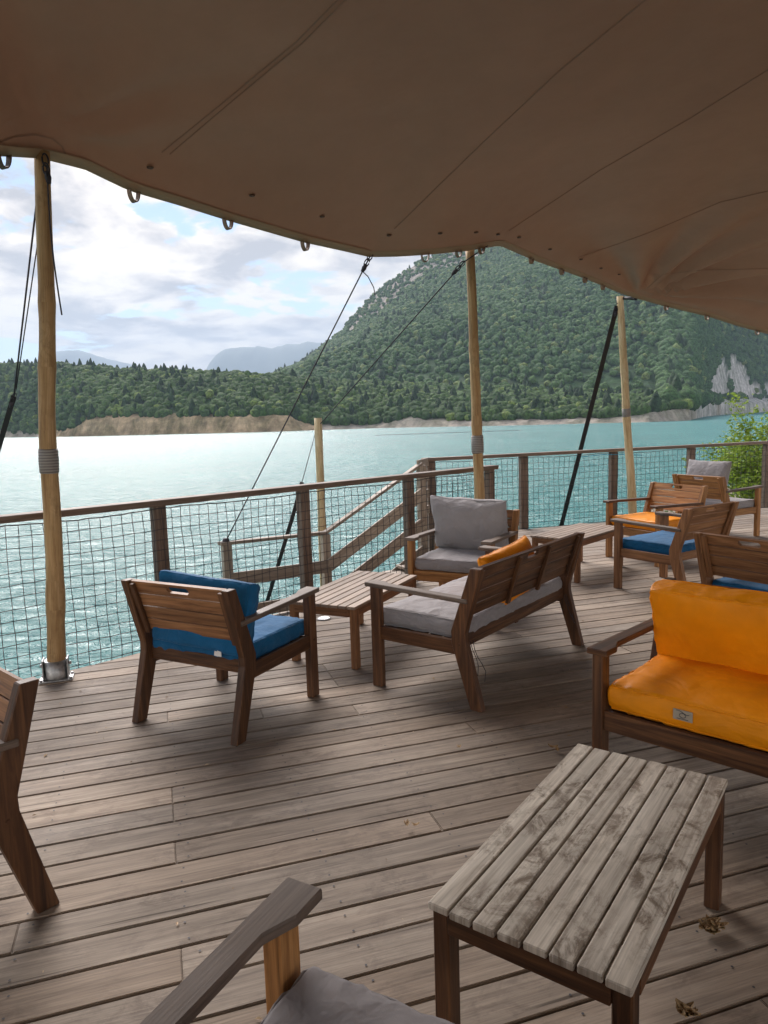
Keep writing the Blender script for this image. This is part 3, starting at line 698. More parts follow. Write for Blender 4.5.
bvh = BVHTree.FromPolygons([Vector(v) for v in TG.reshape(-1, 3).tolist()], tf.tolist())
def on_tent(px, py):
    h = bvh.ray_cast(CAM, ray(px, py).normalized(), 60); return h[0]
def seam(pix, w_, name='seam', mt='seam'):
    pts = []
    for (x1, y1), (x2, y2) in zip(pix[:-1], pix[1:]):
        for k in range(14):
            p = on_tent(x1+(x2-x1)*k/14, y1+(y2-y1)*k/14)
            if p is not None: pts.append(p+Vector((0, 0, -0.004)))
    if len(pts) < 3: return
    q = MB(); vs = []
    for i, p in enumerate(pts):
        d = (pts[min(i+1, len(pts)-1)]-pts[max(i-1, 0)]).normalized(); sd_ = d.cross(Vector((0, 0, 1))).normalized()
        vs.append([q.bm.verts.new(p+sd_*w_/2+Vector((0, 0, .003))), q.bm.verts.new(p+Vector((0, 0, -0.004))), q.bm.verts.new(p-sd_*w_/2+Vector((0, 0, .003)))])
    for i in range(len(vs)-1):
        for k in (0, 1): f = q.bm.faces.new((vs[i][k], vs[i][k+1], vs[i+1][k+1], vs[i+1][k])); f.smooth = True
    q.build(name, M[mt], tent)
seam([(345, -8), (296, 42), (226, 100), (157, 156)], 0.008)
seam([(353, -8), (303, 42), (233, 100), (165, 158)], 0.008)
seam([(652, -6), (560, 70), (480, 145), (388, 235)], 0.009)
seam([(780, 62), (690, 118), (600, 170), (502, 235)], 0.009)
seam([(780, 188), (720, 202), (650, 232), (620, 243), (575, 258)], 0.009)
seam([(780, 268), (700, 270), (663, 274), (645, 290)], 0.008)
seam([(0, 141), (15, 136), (35, 134), (52, 138), (62, 146), (66, 155)], 0.010)
# hem, loops, grommets
q = MB(); hv = []
for i in range(260):
    s = Smax*i/259; e = Vector(edge(s)); e2 = Vector(edge(min(Smax, s+0.05))); e0_ = Vector(edge(max(0, s-0.05))); d = (e2-e0_).normalized(); o_ = Vector((-d.y, d.x, 0)).normalized()
    hv.append([q.bm.verts.new(e-o_*0.03+Vector((0, 0, 0.012))), q.bm.verts.new(e+o_*0.012+Vector((0, 0, -0.035))), q.bm.verts.new(e+o_*0.035+Vector((0, 0, 0.0))), q.bm.verts.new(e-o_*0.0+Vector((0, 0, 0.02)))])
for i in range(259):
    for k in (0, 1, 2): f = q.bm.faces.new((hv[i][k], hv[i+1][k], hv[i+1][k+1], hv[i][k+1])); f.smooth = True
q.build('hem', M['hem'], tent)
def edge_at(px):
    best = None
    for s in np.linspace(0, Smax, 1500):
        e = Vector(edge(s))-CAM; w_ = e.dot(FW)
        if w_ < 0.5: continue
        x = e.dot(RT)/w_*F+384
        if best is None or abs(x-px) < best[0]: best = (abs(x-px), s)
    return best[1]
loops = [(2, 1), (133, 1), (228, 1), (305, 1), (425, 1), (459, .8), (482, .8), (531, .8), (562, .8), (585, .8), (603, .8), (666, .8), (707, .8), (757, .8)]
for px, sz in loops:
    s = edge_at(px); e = Vector(edge(s)); d = (Vector(edge(min(Smax, s+0.03)))-Vector(edge(s-0.03))).normalized()
    r_ = 0.035*sz; q = MB(); pts = []
    for k in range(13):
        a = math.pi*k/12; pts.append(e+d*math.cos(a)*r_*1.0+Vector((0, 0, -0.03-math.sin(a)*r_*2.0)))
    # flat strap loop: ribbon with thickness
    o_ = Vector((-d.y, d.x, 0)).normalized()
    vs = []
    for k, p in enumerate(pts):
        c = e+Vector((0, 0, -0.03)); n_ = (p-c).normalized()
        vs.append([q.bm.verts.new(p+o_*0.019+n_*0.004), q.bm.verts.new(p-o_*0.019+n_*0.004), q.bm.verts.new(p-o_*0.019-n_*0.004), q.bm.verts.new(p+o_*0.019-n_*0.004)])
    for k in range(12):
        for w_ in range(4): q.bm.faces.new((vs[k][w_], vs[k][(w_+1) % 4], vs[k+1][(w_+1) % 4], vs[k+1][w_]))
    q.build('loop', M['loop'] if px > 100 else M['grommet'], tent)
for px, py in [(150, 167), (252, 195), (322, 216), (389, 235), (440, 233), (476, 232), (498, 234), (519, 237), (550, 249), (581, 259), (601, 268), (619, 274)]:
    p = on_tent(px, py)
    if p is None: continue
    q = MB(); q.lathe(p+Vector((0, 0, -0.016)), [(0.005, 0.004), (0.018, 0.006), (0.024, 0.014)], 14); q.build('grommet', M['grommet'], tent)

# ------------------------------------------------------------------ poles and guys
def pole(name, base, top, r0_, r1_, label, m_='pole', bend=0.012, sleeve=None, seed=1):
    e = empty(name, base); tag(e, label, 'pole', 'tent poles along the deck edge'); r_ = random.Random(seed)
    base = Vector(base); top = Vector(top); n_ = 34; pts = []; rd = []
    for i in range(n_+1):
        q_ = i/n_; p = (top-base)*q_
        p += Vector((noise.noise((q_*3, seed, 0))*bend*2, noise.noise((q_*3, seed, 5))*bend*2, 0))*math.sin(q_*math.pi)
        pts.append(p); rd.append((r0_+(r1_-r0_)*q_)*(1+0.05*noise.noise((q_*14, seed, 9))+(0.09 if r_.random() < 0.10 else 0)))
    b_ = MB(); b_.tube(pts, rd, 18); b_.build('shaft', M[m_], e)
    if sleeve:
        q_, h = sleeve; i = int(q_*n_); p = pts[i]; d = (pts[i+1]-pts[i]).normalized(); r2 = rd[i]+0.006
        b_ = MB(); b_.lathe(p, [(r2-.004, -h/2), (r2, -h/2+0.004), (r2+0.002, 0), (r2, h/2-0.004), (r2-.004, h/2)], 20, axis=d); b_.build('wrap', M['tape'], e)
    return e, [base+p for p in pts]
B1 = on_z(57, 679, 0); T1_ = on_y(42, 152, 4.42)+Vector((0, 0, 0.0)); 
p1, pts1 = pole('tent_pole', B1, T1_, 0.056, 0.043, 'thick golden wooden pole at the left, standing in a steel foot bracket', sleeve=(0.465, 0.15), seed=3, bend=0.012)
b_ = MB(); b_.box((0, 0, 0.006), (0.20, 0.13, 0.010), bev=0.002)
for s in (-1, 1):
    b_.box((s*0.073, 0, 0.075), (0.008, 0.09, 0.13), bev=0.002)
    b_.lathe((s*0.078, 0, 0.10), [(0.012, 0), (0.012, 0.012), (0.006, 0.016)], 8, axis=(s, 0, 0))
    for s2 in (-1, 1): b_.lathe((s*0.088, s2*0.05, 0.010), [(0.010, 0), (0.010, 0.009), (0.005, 0.012)], 8)
b_.lathe((0, 0, 0.012), [(0.067, 0), (0.069, 0.01), (0.069, 0.12), (0.064, 0.12)], 24)
fb = b_.build('foot_bracket', M['steel'], p1); fb.rotation_euler.z = R(18)
B2 = Vector((1.0, 7.3, 0)); T2_ = on_y(470, 250, 7.32)
p2, pts2 = pole('tent_pole', B2, T2_, 0.056, 0.043, 'middle wooden tent pole rising behind the grey armchair', sleeve=(0.42, 0.18), seed=8, bend=0.015)
B3 = on_z(633, 521, 0); T3_ = on_y(620, 296, 10.25)
p3, pts3 = pole('tent_pole', B3, T3_, 0.062, 0.045, 'slim pale wooden tent pole standing by the far railing', 'pole_pale', sleeve=(0.51, 0.12), seed=12)
Tm = on_y(318, 418, 8.85)
p4, pts4 = pole('tent_pole', Vector((Tm.x-0.03, 8.85, WATER-0.6)), Tm, 0.056, 0.047, 'short bare wooden pole standing outside the railing beside the stairs', 'pole_pale', seed=15)
def rope(name, pts, r_, label, m_='rope', flat=None, cat='rope', knots=()):
    o = empty(name, pts[0]); tag(o, label, cat, 'guy lines holding the tent'); b_ = MB(); P0 = Vector(pts[0])
    q = [Vector(p)-P0 for p in pts]
    if flat:
        for a, b in zip(q[:-1], q[1:]): b_.beam(a, b, flat, 0.004, up=(0.3, -1, 0.2), bev=0)
    else: b_.tube(q, r_, 6)
    b_.build('line', M[m_], o)
    return o, P0
def hardware(o, P0, c, d, scale=1.0):
    c = Vector(c)-P0; d = Vector(d).normalized(); s_ = d.cross(Vector((0, 1, 0))).normalized(); b_ = MB()
    for k, off in enumerate((0, 0.05*scale)):
        ctr = c+d*off; pts = [ctr+d*math.cos(a)*0.032*scale+s_*math.sin(a)*0.016*scale+Vector((0, 0.006*(-1)**k, 0)) for a in np.linspace(0, 2*math.pi, 13)]
        b_.tube(pts, 0.0045*scale, 6)
    b_.build('shackle', M['rope'], o); b_ = MB()
    b_.lathe(c+d*0.09*scale, [(0.012*scale, -0.03*scale), (0.018*scale, 0), (0.011*scale, 0.03*scale)], 8, axis=d)
    b_.build('knot', M['rope'], o)
def lerp(a, b, q): return Vector(a)+(Vector(b)-Vector(a))*q
# pole 1 guys
g0 = T1_+Vector((0, 0.05, -0.25)); g0 = on_y(38, 190, 4.48); g1 = on_y(14, 396, 5.0); g2 = on_y(-30, 545, 5.4)
o, P0 = rope('guy_strap', [g1, g2, g2+(g2-g1)*1.2], 0, 'black webbing strap slanting down at the far left edge', 'black', flat=0.035, cat='strap')
b_ = MB(); b_.tube([g0-P0, lerp(g0, g1, .5)-P0, g1-P0], 0.006, 6); b_.tube([g0-P0+Vector((0.015, 0, -0.12)), g1-P0+Vector((0.02, 0, 0.05))], 0.004, 6); b_.build('rope', M['rope'], o)
hardware(o, P0, g1, g2-g1, 0.8)
a = T1_+Vector((0.045, -0.02, -0.04)); pts = [on_y(47+q_*15-3*math.sin(q_*3.1), 165+150*q_, 4.36) for q_ in np.linspace(0, 1, 9)]
o, P0 = rope('hanging_rope', pts, 0.0045, 'loose dark rope end hanging beside the top of the thick left pole'); hardware(o, P0, pts[0]+Vector((-0.01, 0, 0.03)), (0.1, 0, -1), 1.1)
# rope from the tent corner to the landing post
c1 = Vector(edge(edge_at(370)))+Vector((0, 0, -0.03)); e1 = Vector((END.x, END.y, END.z+0.0))
o, P0 = rope('guy_rope', [c1, e1], 0.0065, 'long dark rope from the tent edge down to the end post of the stairs'); hardware(o, P0, c1+Vector((0, 0, -0.0)), e1-c1, 1.3)
b_ = MB(); kk_ = lerp(c1, e1, 0.045); b_.tube([kk_-P0, kk_-P0+Vector((0.05, 0, -0.05)), kk_-P0+Vector((0.10, 0, -0.15)), kk_-P0+Vector((0.11, 0, -0.22))], 0.005, 6); b_.build('rope_tail', M['rope'], o); b_ = MB()
b_.lathe(e1-P0, [(0.02, -0.02), (0.04, 0.0), (0.03, 0.03)], 10); b_.build('knot', M['rope'], o)
c2 = Vector(edge(edge_at(488)))+Vector((0, 0, -0.02)); e2 = Vector((Tm.x, Tm.y, Tm.z-0.1))
o, P0 = rope('guy_rope', [c2, on_y(464, 262, 7.25), e2], 0.006, 'thin dark rope from the middle pole top down to the short pole'); hardware(o, P0, on_y(462, 264, 7.26), e2-c2, 1.2)
o, P0 = rope('guy_rope', [Vector((Tm.x-.02, Tm.y, Tm.z-0.12)), on_y(302, 482, 8.95)], 0.005, 'short dark rope on the left side of the short pole')
s1 = on_y(294, 512, 9.0); s2_ = on_y(270, 592, 9.2)
o, P0 = rope('guy_strap', [on_y(302, 482, 8.95), s1, s2_, s2_+(s2_-s1)*1.8], 0, 'dark strap slanting below the stairs handrail from the short pole', 'black', flat=0.05, cat='strap')
# pole 3 strap
a = on_y(617, 306, 10.25); b2 = on_y(562, 523, 11.3)
o, P0 = rope('guy_strap', [a, b2, b2+(b2-a)*0.35], 0, 'wide black webbing strap slanting down from the pale far pole', 'black', flat=0.075, cat='strap')
hardware(o, P0, a, b2-a, 1.2)
b_ = MB(); b_.tube([T3_-P0+Vector((0.03, 0, -0.03)), Vector(C3)-P0+Vector((-0.02, 0, -0.03))], 0.022, 8); b_.build('lashing', M['black'], o)

# ------------------------------------------------------------------ cushions
def cushion(w_, d_, h, seed, pillow=False, seg=None, amp=0.006, rnd=0.03, gather=0.0):
    """box cushion centred at origin: x width, y depth, z thickness; returns bmesh collector"""
    r_ = random.Random(seed); b_ = MB()
    nu, nv, nw = max(14, int(w_/0.022)), max(14, int(d_/0.022)), 6
    def shape(u, v, w):          # in -1..1
        if pillow:
            prof = (max(0, 1-abs(u)**3.2)*max(0, 1-abs(v)**3.2))**0.42
            x = u*w_/2*(1-0.045*(1-abs(v)**2)*abs(u)); y = v*d_/2*(1-0.05*(1-abs(u)**2)*abs(v)); z = w*h/2*(0.06+0.94*prof)
        else:
            bul = (1-u**4)*(1-v**4)
            x = u*w_/2; y = v*d_/2; z = w*h/2*(0.86+0.20*bul)
            # rounded vertical rim
            a = 1-0.5*abs(w)**5*rnd/0.03*0.02
            x *= 1-0.025*abs(w)**3+0.012*(1-w*w)-0.012*(1-v*v)**1.0*abs(u); y *= 1-0.035*abs(w)**3+0.018*(1-w*w)-0.02*(1-u*u)*abs(v)
            c = max(abs(u), 0)**10*max(abs(v), 0)**10; x *= 1-0.02*c; y *= 1-0.03*c
        p = Vector((x, y, z)); q = p*7+Vector((seed*3.1, 0, 0))
        k = noise.noise(q)*amp+noise.noise(q*2.7)*amp*0.5
        edge_ = max(abs(u), abs(v))**6
        if gather: k += gather*edge_*(noise.noise(Vector((x*38, y*38, seed)))-0.1)
        fold = noise.noise(Vector((x*3.0+seed, y*11.0, 2.0)))
        k += -amp*1.2*max(0, fold-0.15)
        n_ = Vector((0, 0, 1 if w > 0 else -1))
        side = 1-abs(w)
        p += n_*k*(1-side)+Vector((u, v, 0))*k*0.9*(edge_)
        return p
    V_ = {}
    def vert(i, j, k):
        key = (i, j, k)
        if key not in V_:
            uu = -1+2*i/nu; vv_ = -1+2*j/nv; ww = -1+2*k/nw
            # densify towards borders
            uu = math.copysign(1-(1-abs(uu))**1.35, uu) if abs(uu) < 1 else uu; vv_ = math.copysign(1-(1-abs(vv_))**1.35, vv_) if abs(vv_) < 1 else vv_
            V_[key] = b_.bm.verts.new(shape(uu, vv_, ww))
        return V_[key]
    def face(a, b, c, d): f = b_.bm.faces.new((a, b, c, d)); f.smooth = True
    for i in range(nu):
        for j in range(nv):
            face(vert(i, j, nw), vert(i+1, j, nw), vert(i+1, j+1, nw), vert(i, j+1, nw)); face(vert(i, j, 0), vert(i, j+1, 0), vert(i+1, j+1, 0), vert(i+1, j, 0))
    for k in range(nw):
        for i in range(nu):
            face(vert(i, 0, k), vert(i+1, 0, k), vert(i+1, 0, k+1), vert(i, 0, k+1)); face(vert(i, nv, k), vert(i, nv, k+1), vert(i+1, nv, k+1), vert(i+1, nv, k))
        for j in range(nv):
            face(vert(0, j, k), vert(0, j, k+1), vert(0, j+1, k+1), vert(0, j+1, k)); face(vert(nu, j, k), vert(nu, j+1, k), vert(nu, j+1, k+1), vert(nu, j, k+1))
    return b_, shape
def piping(shape, wv, parent, m_, r_=0.004, name='piping'):
    b_ = MB()
    for w in wv:
        pts = []
        for u, v in [(q, -1) for q in np.linspace(-1, 1, 26)]+[(1, q) for q in np.linspace(-1, 1, 26)][1:]+[(q, 1) for q in np.linspace(1, -1, 26)][1:]+[(-1, q) for q in np.linspace(1, -1, 26)][1:]:
            pts.append(shape(u, v, w))
        b_.tube(pts, r_, 5, cap=False)
    return b_.build(name, M[m_], parent)

# ------------------------------------------------------------------ lounge chair / loveseat
AZ = lambda a: R(a-90)        # local +y faces azimuth a
def seat(name, loc, az, W, label, cat, fabric_, mats=('frame', 'slat', 'arm'), seed=1, group=None, cords=False, dark_arm=False, tagc=False, wt=False, ch=0.115):
    random.seed(seed*11)
    D_, AH, BT = 0.76, 0.640, 0.795
    fm, sm_, am = M[mats[0]], M[mats[1]], M[mats[2]]
    e = empty(name, loc, AZ(az)); tag(e, label, cat, group)
    hx = W/2-0.024; yf, yr = D_/2-0.035, -D_/2+0.035
    for s in (-1, 1):
        b_ = MB(); b_.box((s*hx, yf, (AH-0.025)/2), (0.046, 0.068, AH-0.025), bev=0.004)
        b_.lathe((s*(hx+0.0225), yf, 0.345), [(0.008, 0), (0.007, 0.003)], 8, axis=(s, 0, 0)); b_.build('leg', fm, e)
        b_ = MB()
        hw = 0.037
        prof = [(yr-hw, 0), (yr+hw, 0), (yr+0.115+hw, 0.36), (yr+0.118+hw, 0.43), (yr-0.005+hw-0.006, BT), (yr-0.008-hw+0.006, BT), (yr+0.10-hw, 0.43), (yr+0.098-hw, 0.38)]
        b_.prism(prof, s*hx-0.023, s*hx+0.023, bev=0.004)
        b_.lathe((s*(hx+0.0225), yr+0.10, 0.36), [(0.008, 0), (0.007, 0.003)], 8, axis=(s, 0, 0)); b_.build('leg', fm, e)
        b_ = MB(); x0 = s*(W/2+0.006); x1 = s*(W/2-0.055); x2 = s*(W/2-0.085)
        ya = yr+0.045
        pl = [(x0, ya), (x0, yf+0.07), (x2, yf+0.07), (x2, yf-0.02), (x1, yf-0.09), (x1, ya)]
        if s < 0: pl = pl[::-1]
        b_.prism(pl, AH-0.026, AH, plane='xy', bev=0.004); o = b_.build('armrest', am, e)
        for v_ in o.data.vertices: v_.co.z += -0.018*(yf+0.065-v_.co.y)/0.7
        # keep the arm clear of the rear leg: notch is hidden inside the joint
    b_ = MB()
    for s in (-1, 1): b_.box((s*(hx-0.001), (yf+yr+0.10)/2, 0.337), (0.026, yf-yr-0.16, 0.082), bev=0.003)
    b_.box((0, yf+0.004, 0.318), (W-0.094, 0.026, 0.085), bev=0.003)
    b_.beam((-hx+0.023, yr+0.115, 0.365), (hx-0.023, yr+0.115, 0.365), 0.03, 0.075, bev=0.003)
    for k in range(6): b_.box((0, yf-0.07-k*0.098, 0.352), (W-0.12, 0.065, 0.016), bev=0.002)
    if W > 1: b_.box((0, 0.03, 0.325), (0.03, yf-yr-0.17, 0.03), bev=0.002)
    b_.build('seat_frame', fm, e)
    # backrest in the leaning plane
    p0 = Vector((0, yr+0.11, 0.43)); p1_ = Vector((0, yr-0.006, BT)); bd = (p1_-p0).normalized(); bn = Vector((0, bd.z, -bd.y)) ; LN = (p1_-p0).length
    b_ = MB(); top = LN-0.004; sh = 0.071; n_s = 4
    wx = W/2-0.048
    def slab(x0, x1, t0, t1, off=0.006): b_.beam(p0+bd*(t0+t1)/2+bn*off+Vector((x0, 0, 0)), p0+bd*(t0+t1)/2+bn*off+Vector((x1, 0, 0)), t1-t0, 0.020, up=bn, bev=0.0025)
    for k in range(1, n_s): t1 = top-k*(sh+0.006); slab(-wx, wx, t1-sh, t1)
    # top slat with its oval hand slot
    t1 = top; t0 = top-sh; cm = (t0+t1)/2+0.002; ou = [(-wx, t0), (-0.07, t0), (0.07, t0), (wx, t0), (wx, t1), (0.07, t1), (-0.07, t1), (-wx, t1)]
    inn_ = [(-0.075, cm-0.006), (-0.062, cm-0.018), (0.062, cm-0.018), (0.075, cm-0.006), (0.075, cm+0.006), (0.062, cm+0.018), (-0.062, cm+0.018), (-0.075, cm+0.006)]
    rr = {}
    tn = random.uniform(0.85, 1.1); fs = []
    for si, off in ((0, 0.016), (1, -0.004)):
        for k in range(8):
            rr[si, 0, k] = b_.bm.verts.new(p0+bd*ou[k][1]+bn*off+Vector((ou[k][0], 0, 0))); rr[si, 1, k] = b_.bm.verts.new(p0+bd*inn_[k][1]+bn*off+Vector((inn_[k][0], 0, 0)))
    for k in range(8):
        k2 = (k+1) % 8
        fs.append(b_.bm.faces.new((rr[0, 0, k], rr[0, 0, k2], rr[0, 1, k2], rr[0, 1, k]))); fs.append(b_.bm.faces.new((rr[1, 0, k2], rr[1, 0, k], rr[1, 1, k], rr[1, 1, k2])))
        fs.append(b_.bm.faces.new((rr[0, 0, k2], rr[0, 0, k], rr[1, 0, k], rr[1, 0, k2]))); fs.append(b_.bm.faces.new((rr[0, 1, k], rr[0, 1, k2], rr[1, 1, k2], rr[1, 1, k])))
    bmesh.ops.recalc_face_normals(b_.bm, faces=fs)
    Mx = Matrix((Vector((1, 0, 0)), bd, bn)).transposed().to_4x4(); Mx.translation = p0; b_._fin(fs, Mx.inverted(), tn, 0)
    bo = b_.build('backrest', sm_, e)
    xs = [-wx+0.016, wx-0.016]+([-0.20, 0.20] if W > 1 else [])
    for x in xs:
        b_ = MB(); b_.beam(p0+bd*(top-4*sh-0.03)-bn*0.0165+Vector((x, 0, 0)), p0+bd*(top-0.008)-bn*0.0165+Vector((x, 0, 0)), 0.032, 0.022, up=bn, bev=0.003); b_.build('batten', fm, bo)
    # seat cushion
    b_, shp = cushion(W-0.105, 0.60, ch, seed, amp=0.0035, gather=0.005)
    co = b_.build('seat_cushion', M[fabric_], e); co.location = (0, yf-0.025-0.265, 0.357+ch/2)
    piping(shp, (0.86, -0.86), co, fabric_)
    if cords:
        for s in (-1, 1):
            for k in range(2):
                b_ = MB(); x = s*(hx-0.06)+k*0.03; y = yr+0.10; pts = [Vector((x+random.uniform(-.01, .01)*q_, y-0.02-0.015*q_, 0.36-0.045*q_)) for q_ in range(0, 5+k)]
                b_.tube(pts, 0.0022, 5); b_.build('tie_cord', M['rope'], co).location = -co.location
    if wt:
        b_ = MB()
        for k in range(2): b_.beam((0.17+0.018*k, -0.262-0.004*k, 0.465), (0.165+0.022*k, -0.268, 0.41), 0.026, 0.0015, up=(0, 1, 0), bev=0)
        b_.build('care_tag', M['white'], co).location = -co.location
    return e, co
def pillow_obj(chair, fabric_, w_, h, t_, x, yoff, zc_, lean, label, seed, roll=0, amp=0.006, yaw=0, gather=0.004, group=None, puffy=False):
    b_, shp = cushion(w_, h, t_, seed, pillow=puffy, amp=amp, gather=gather)
    o = b_.build('back_cushion', M[fabric_]); tag(o, label, 'cushion', group)
    Mc = Matrix.Translation(chair.location) @ Matrix.Rotation(chair.rotation_euler.z, 4, 'Z')
    Ml = Matrix.Translation((x, yoff, zc_)) @ Matrix.Rotation(yaw, 4, 'Z') @ Matrix.Rotation(lean, 4, 'X') @ Matrix.Rotation(roll, 4, 'Z')
    o.matrix_world = Mc @ Ml
    piping(shp, (0,) if puffy else (0.9, -0.9), o, fabric_, 0.004)
    return o
G1 = 'wooden lounge armchairs on the deck'
# A blue armchair seen from behind
chA, _ = seat('lounge_armchair', (-0.915, 3.935, 0), 62, 0.735, 'brown wooden armchair with bright blue cushions, seen from behind beside the railing', 'armchair', 'blue', seed=1, wt=True, group=G1)
pillow_obj(chA, 'blue', 0.62, 0.38, 0.11, 0.03, -0.185, 0.612, R(77), 'blue back cushion leaning in the armchair nearest the thick left pole', 11, roll=R(-3), yaw=R(2))
# B grey loveseat
chB, coB = seat('loveseat', (0.635, 4.545, 0), 142, 1.42, 'wooden two-seat bench with long grey seat cushion, seen from behind in the centre', 'loveseat', 'grey', seed=2, cords=True, mats=('frame', 'frame', 'arm'), ch=0.135)
pillow_obj(chB, 'orange', 0.62, 0.34, 0.15, 0.10, -0.150, 0.615, R(68), 'orange back cushion lying against the back of the grey two-seat bench', 12, roll=R(5), yaw=R(-2), puffy=True)
# C grey armchair
chC, _ = seat('lounge_armchair', (0.68, 6.02, 0), 243, 0.735, 'wooden armchair with grey cushions facing the camera in front of the middle pole', 'armchair', 'grey', seed=3, mats=('orange_frame', 'slat', 'arm'), group=G1)
pillow_obj(chC, 'grey', 0.68, 0.48, 0.25, 0.0, -0.13, 0.69, R(74), 'large puffy grey back cushion in the armchair in front of the middle pole', 13, roll=R(2), puffy=True, amp=0.011)
# D orange loveseat
chD, coD = seat('loveseat', (1.625, 2.69, 0), 226, 1.42, 'wooden two-seat bench with bright orange cushions at the right edge', 'loveseat', 'orange', seed=4, mats=('frame', 'slat', 'frame'), ch=0.135)
pillow_obj(chD, 'orange', 1.34, 0.42, 0.15, 0.0, -0.165, 0.622, R(75), 'wide orange back cushion of the bench at the right edge', 14, amp=0.008, gather=0.006)
b_ = MB(); b_.box((0, 0, 0), (0.075, 0.004, 0.042), bev=0.001); lb = b_.build('fabric_label', M['tagc'], coD); lb.location = (0.335, 0.3065, 0.005)
b_ = MB(); b_.tube([Vector((0.012*math.cos(a), 0, 0.009*math.sin(a))) for a in np.linspace(0, 2*math.pi, 13)], 0.0012, 5); b_.tube([Vector((x, 0, 0.012+0.006*math.sin(x*90))) for x in np.linspace(-0.026, 0.026, 12)], 0.0012, 5)
b_.tube([Vector((x, 0, -0.014)) for x in (-0.022, 0.022)], 0.0012, 5); em = b_.build('emblem', M['ink'], coD); em.location = (0.335, 0.3095, 0.005)
# E blue armchair right
chE, _ = seat('lounge_armchair', (2.61, 6.39, 0), 124, 0.735, 'wooden armchair with a blue seat cushion seen side-on beyond the loveseat', 'armchair', 'blue', seed=5, mats=('slat', 'slat', 'arm'), group=G1)
# F blue armchair at right edge
chF, _ = seat('lounge_armchair', (2.57, 4.62, 0), 32, 0.735, 'wooden armchair with a blue seat cushion cut by the right edge, back towards us', 'armchair', 'blue', seed=6, mats=('slat', 'slat', 'arm'), group=G1)
# G orange armchair far
chG, _ = seat('lounge_armchair', (2.98, 7.82, 0), 208, 0.735, 'golden wooden armchair with an orange seat cushion and bare slatted back, far right', 'armchair', 'orange', seed=7, mats=('orange_frame', 'orange_frame', 'frame'), group=G1)
# H grey armchair far right
chH, _ = seat('lounge_armchair', (4.24, 9.13, 0), 28, 0.735, 'golden wooden armchair with grey cushions facing away by the far railing', 'armchair', 'grey', seed=8, mats=('orange_frame', 'orange_frame', 'arm'), group=G1)
pillow_obj(chH, 'grey', 0.62, 0.46, 0.16, -0.06, -0.10, 0.74, R(76), 'grey back cushion sticking up above the farthest armchair', 18, puffy=True)
# I left edge
chI, _ = seat('lounge_armchair', (-1.67, 2.23, 0), 228, 0.735, 'dark wooden armchair cut off by the left edge, only back and rear leg showing', 'armchair', 'grey', seed=9, group=G1)
# J bottom
chJ, coJ = seat('loveseat', (0.195, 0.72, 0), 61, 1.42, 'wooden two-seat bench right below the camera, showing its weathered arm and grey cushion corner', 'loveseat', 'grey', seed=10, ch=0.15, mats=('orange_frame', 'slat', 'arm'))
coJ.location.y += 0.035; coJ.location.z -= 0.008

# ------------------------------------------------------------------ tables
def table(loc, az, label, top_m, leg_m, seed, Lx=1.02, Wy=0.52, n=8, Ht=0.42):
    random.seed(seed); e = empty('coffee_table', loc, R(az)); tag(e, label, 'coffee table', 'slatted coffee tables')
    b_ = MB(); pw = Wy/n
    for k in range(n):
        y = -Wy/2+pw*(k+0.5); dx0, dx1 = random.uniform(-.003, .003), random.uniform(-.003, .003)
        b_.beam((-Lx/2+dx0, y, Ht-0.010), (Lx/2+dx1, y, Ht-0.010+random.uniform(-.002, .001)), pw-0.007, 0.020, bev=0.003)
    b_.build('tabletop', M[top_m], e)
    for sx in (-1, 1):
        for sy in (-1, 1):
            b_ = MB(); b_.box((sx*(Lx/2-0.045), sy*(Wy/2-0.03), (Ht-0.021)/2), (0.055, 0.045, Ht-0.021), bev=0.004); b_.build('leg', M[leg_m], e)
    b_ = MB()
    for s in (-1, 1):
        b_.box((s*(Lx/2-0.022), 0, Ht-0.048), (0.022, Wy-0.105, 0.052), bev=0.003)
        b_.box((0, s*(Wy/2-0.018), Ht-0.048), (Lx-0.15, 0.022, 0.052), bev=0.003)
    b_.box((0, 0, Ht-0.034), (0.04, Wy-0.08, 0.024), bev=0.002)
    b_.build('apron', M[leg_m], e); return e
table((0.578, 1.91, 0), 54.5, 'weathered grey slatted coffee table in the foreground', 'tabletop', 'frame', 21, Lx=1.03, Wy=0.505)
table((-0.215, 5.05, 0), 64, 'brown slatted coffee table between the blue armchair and the grey armchair', 'tabletop2', 'slat', 22)
table((1.98, 7.25, 0), 47, 'brown slatted coffee table between the grey armchair and the orange armchair', 'tabletop2', 'slat', 23)
table((6.25, 10.35, 0), 15, 'pale slatted coffee table cut by the right edge beside the farthest armchair', 'tabletop2', 'slat', 24)

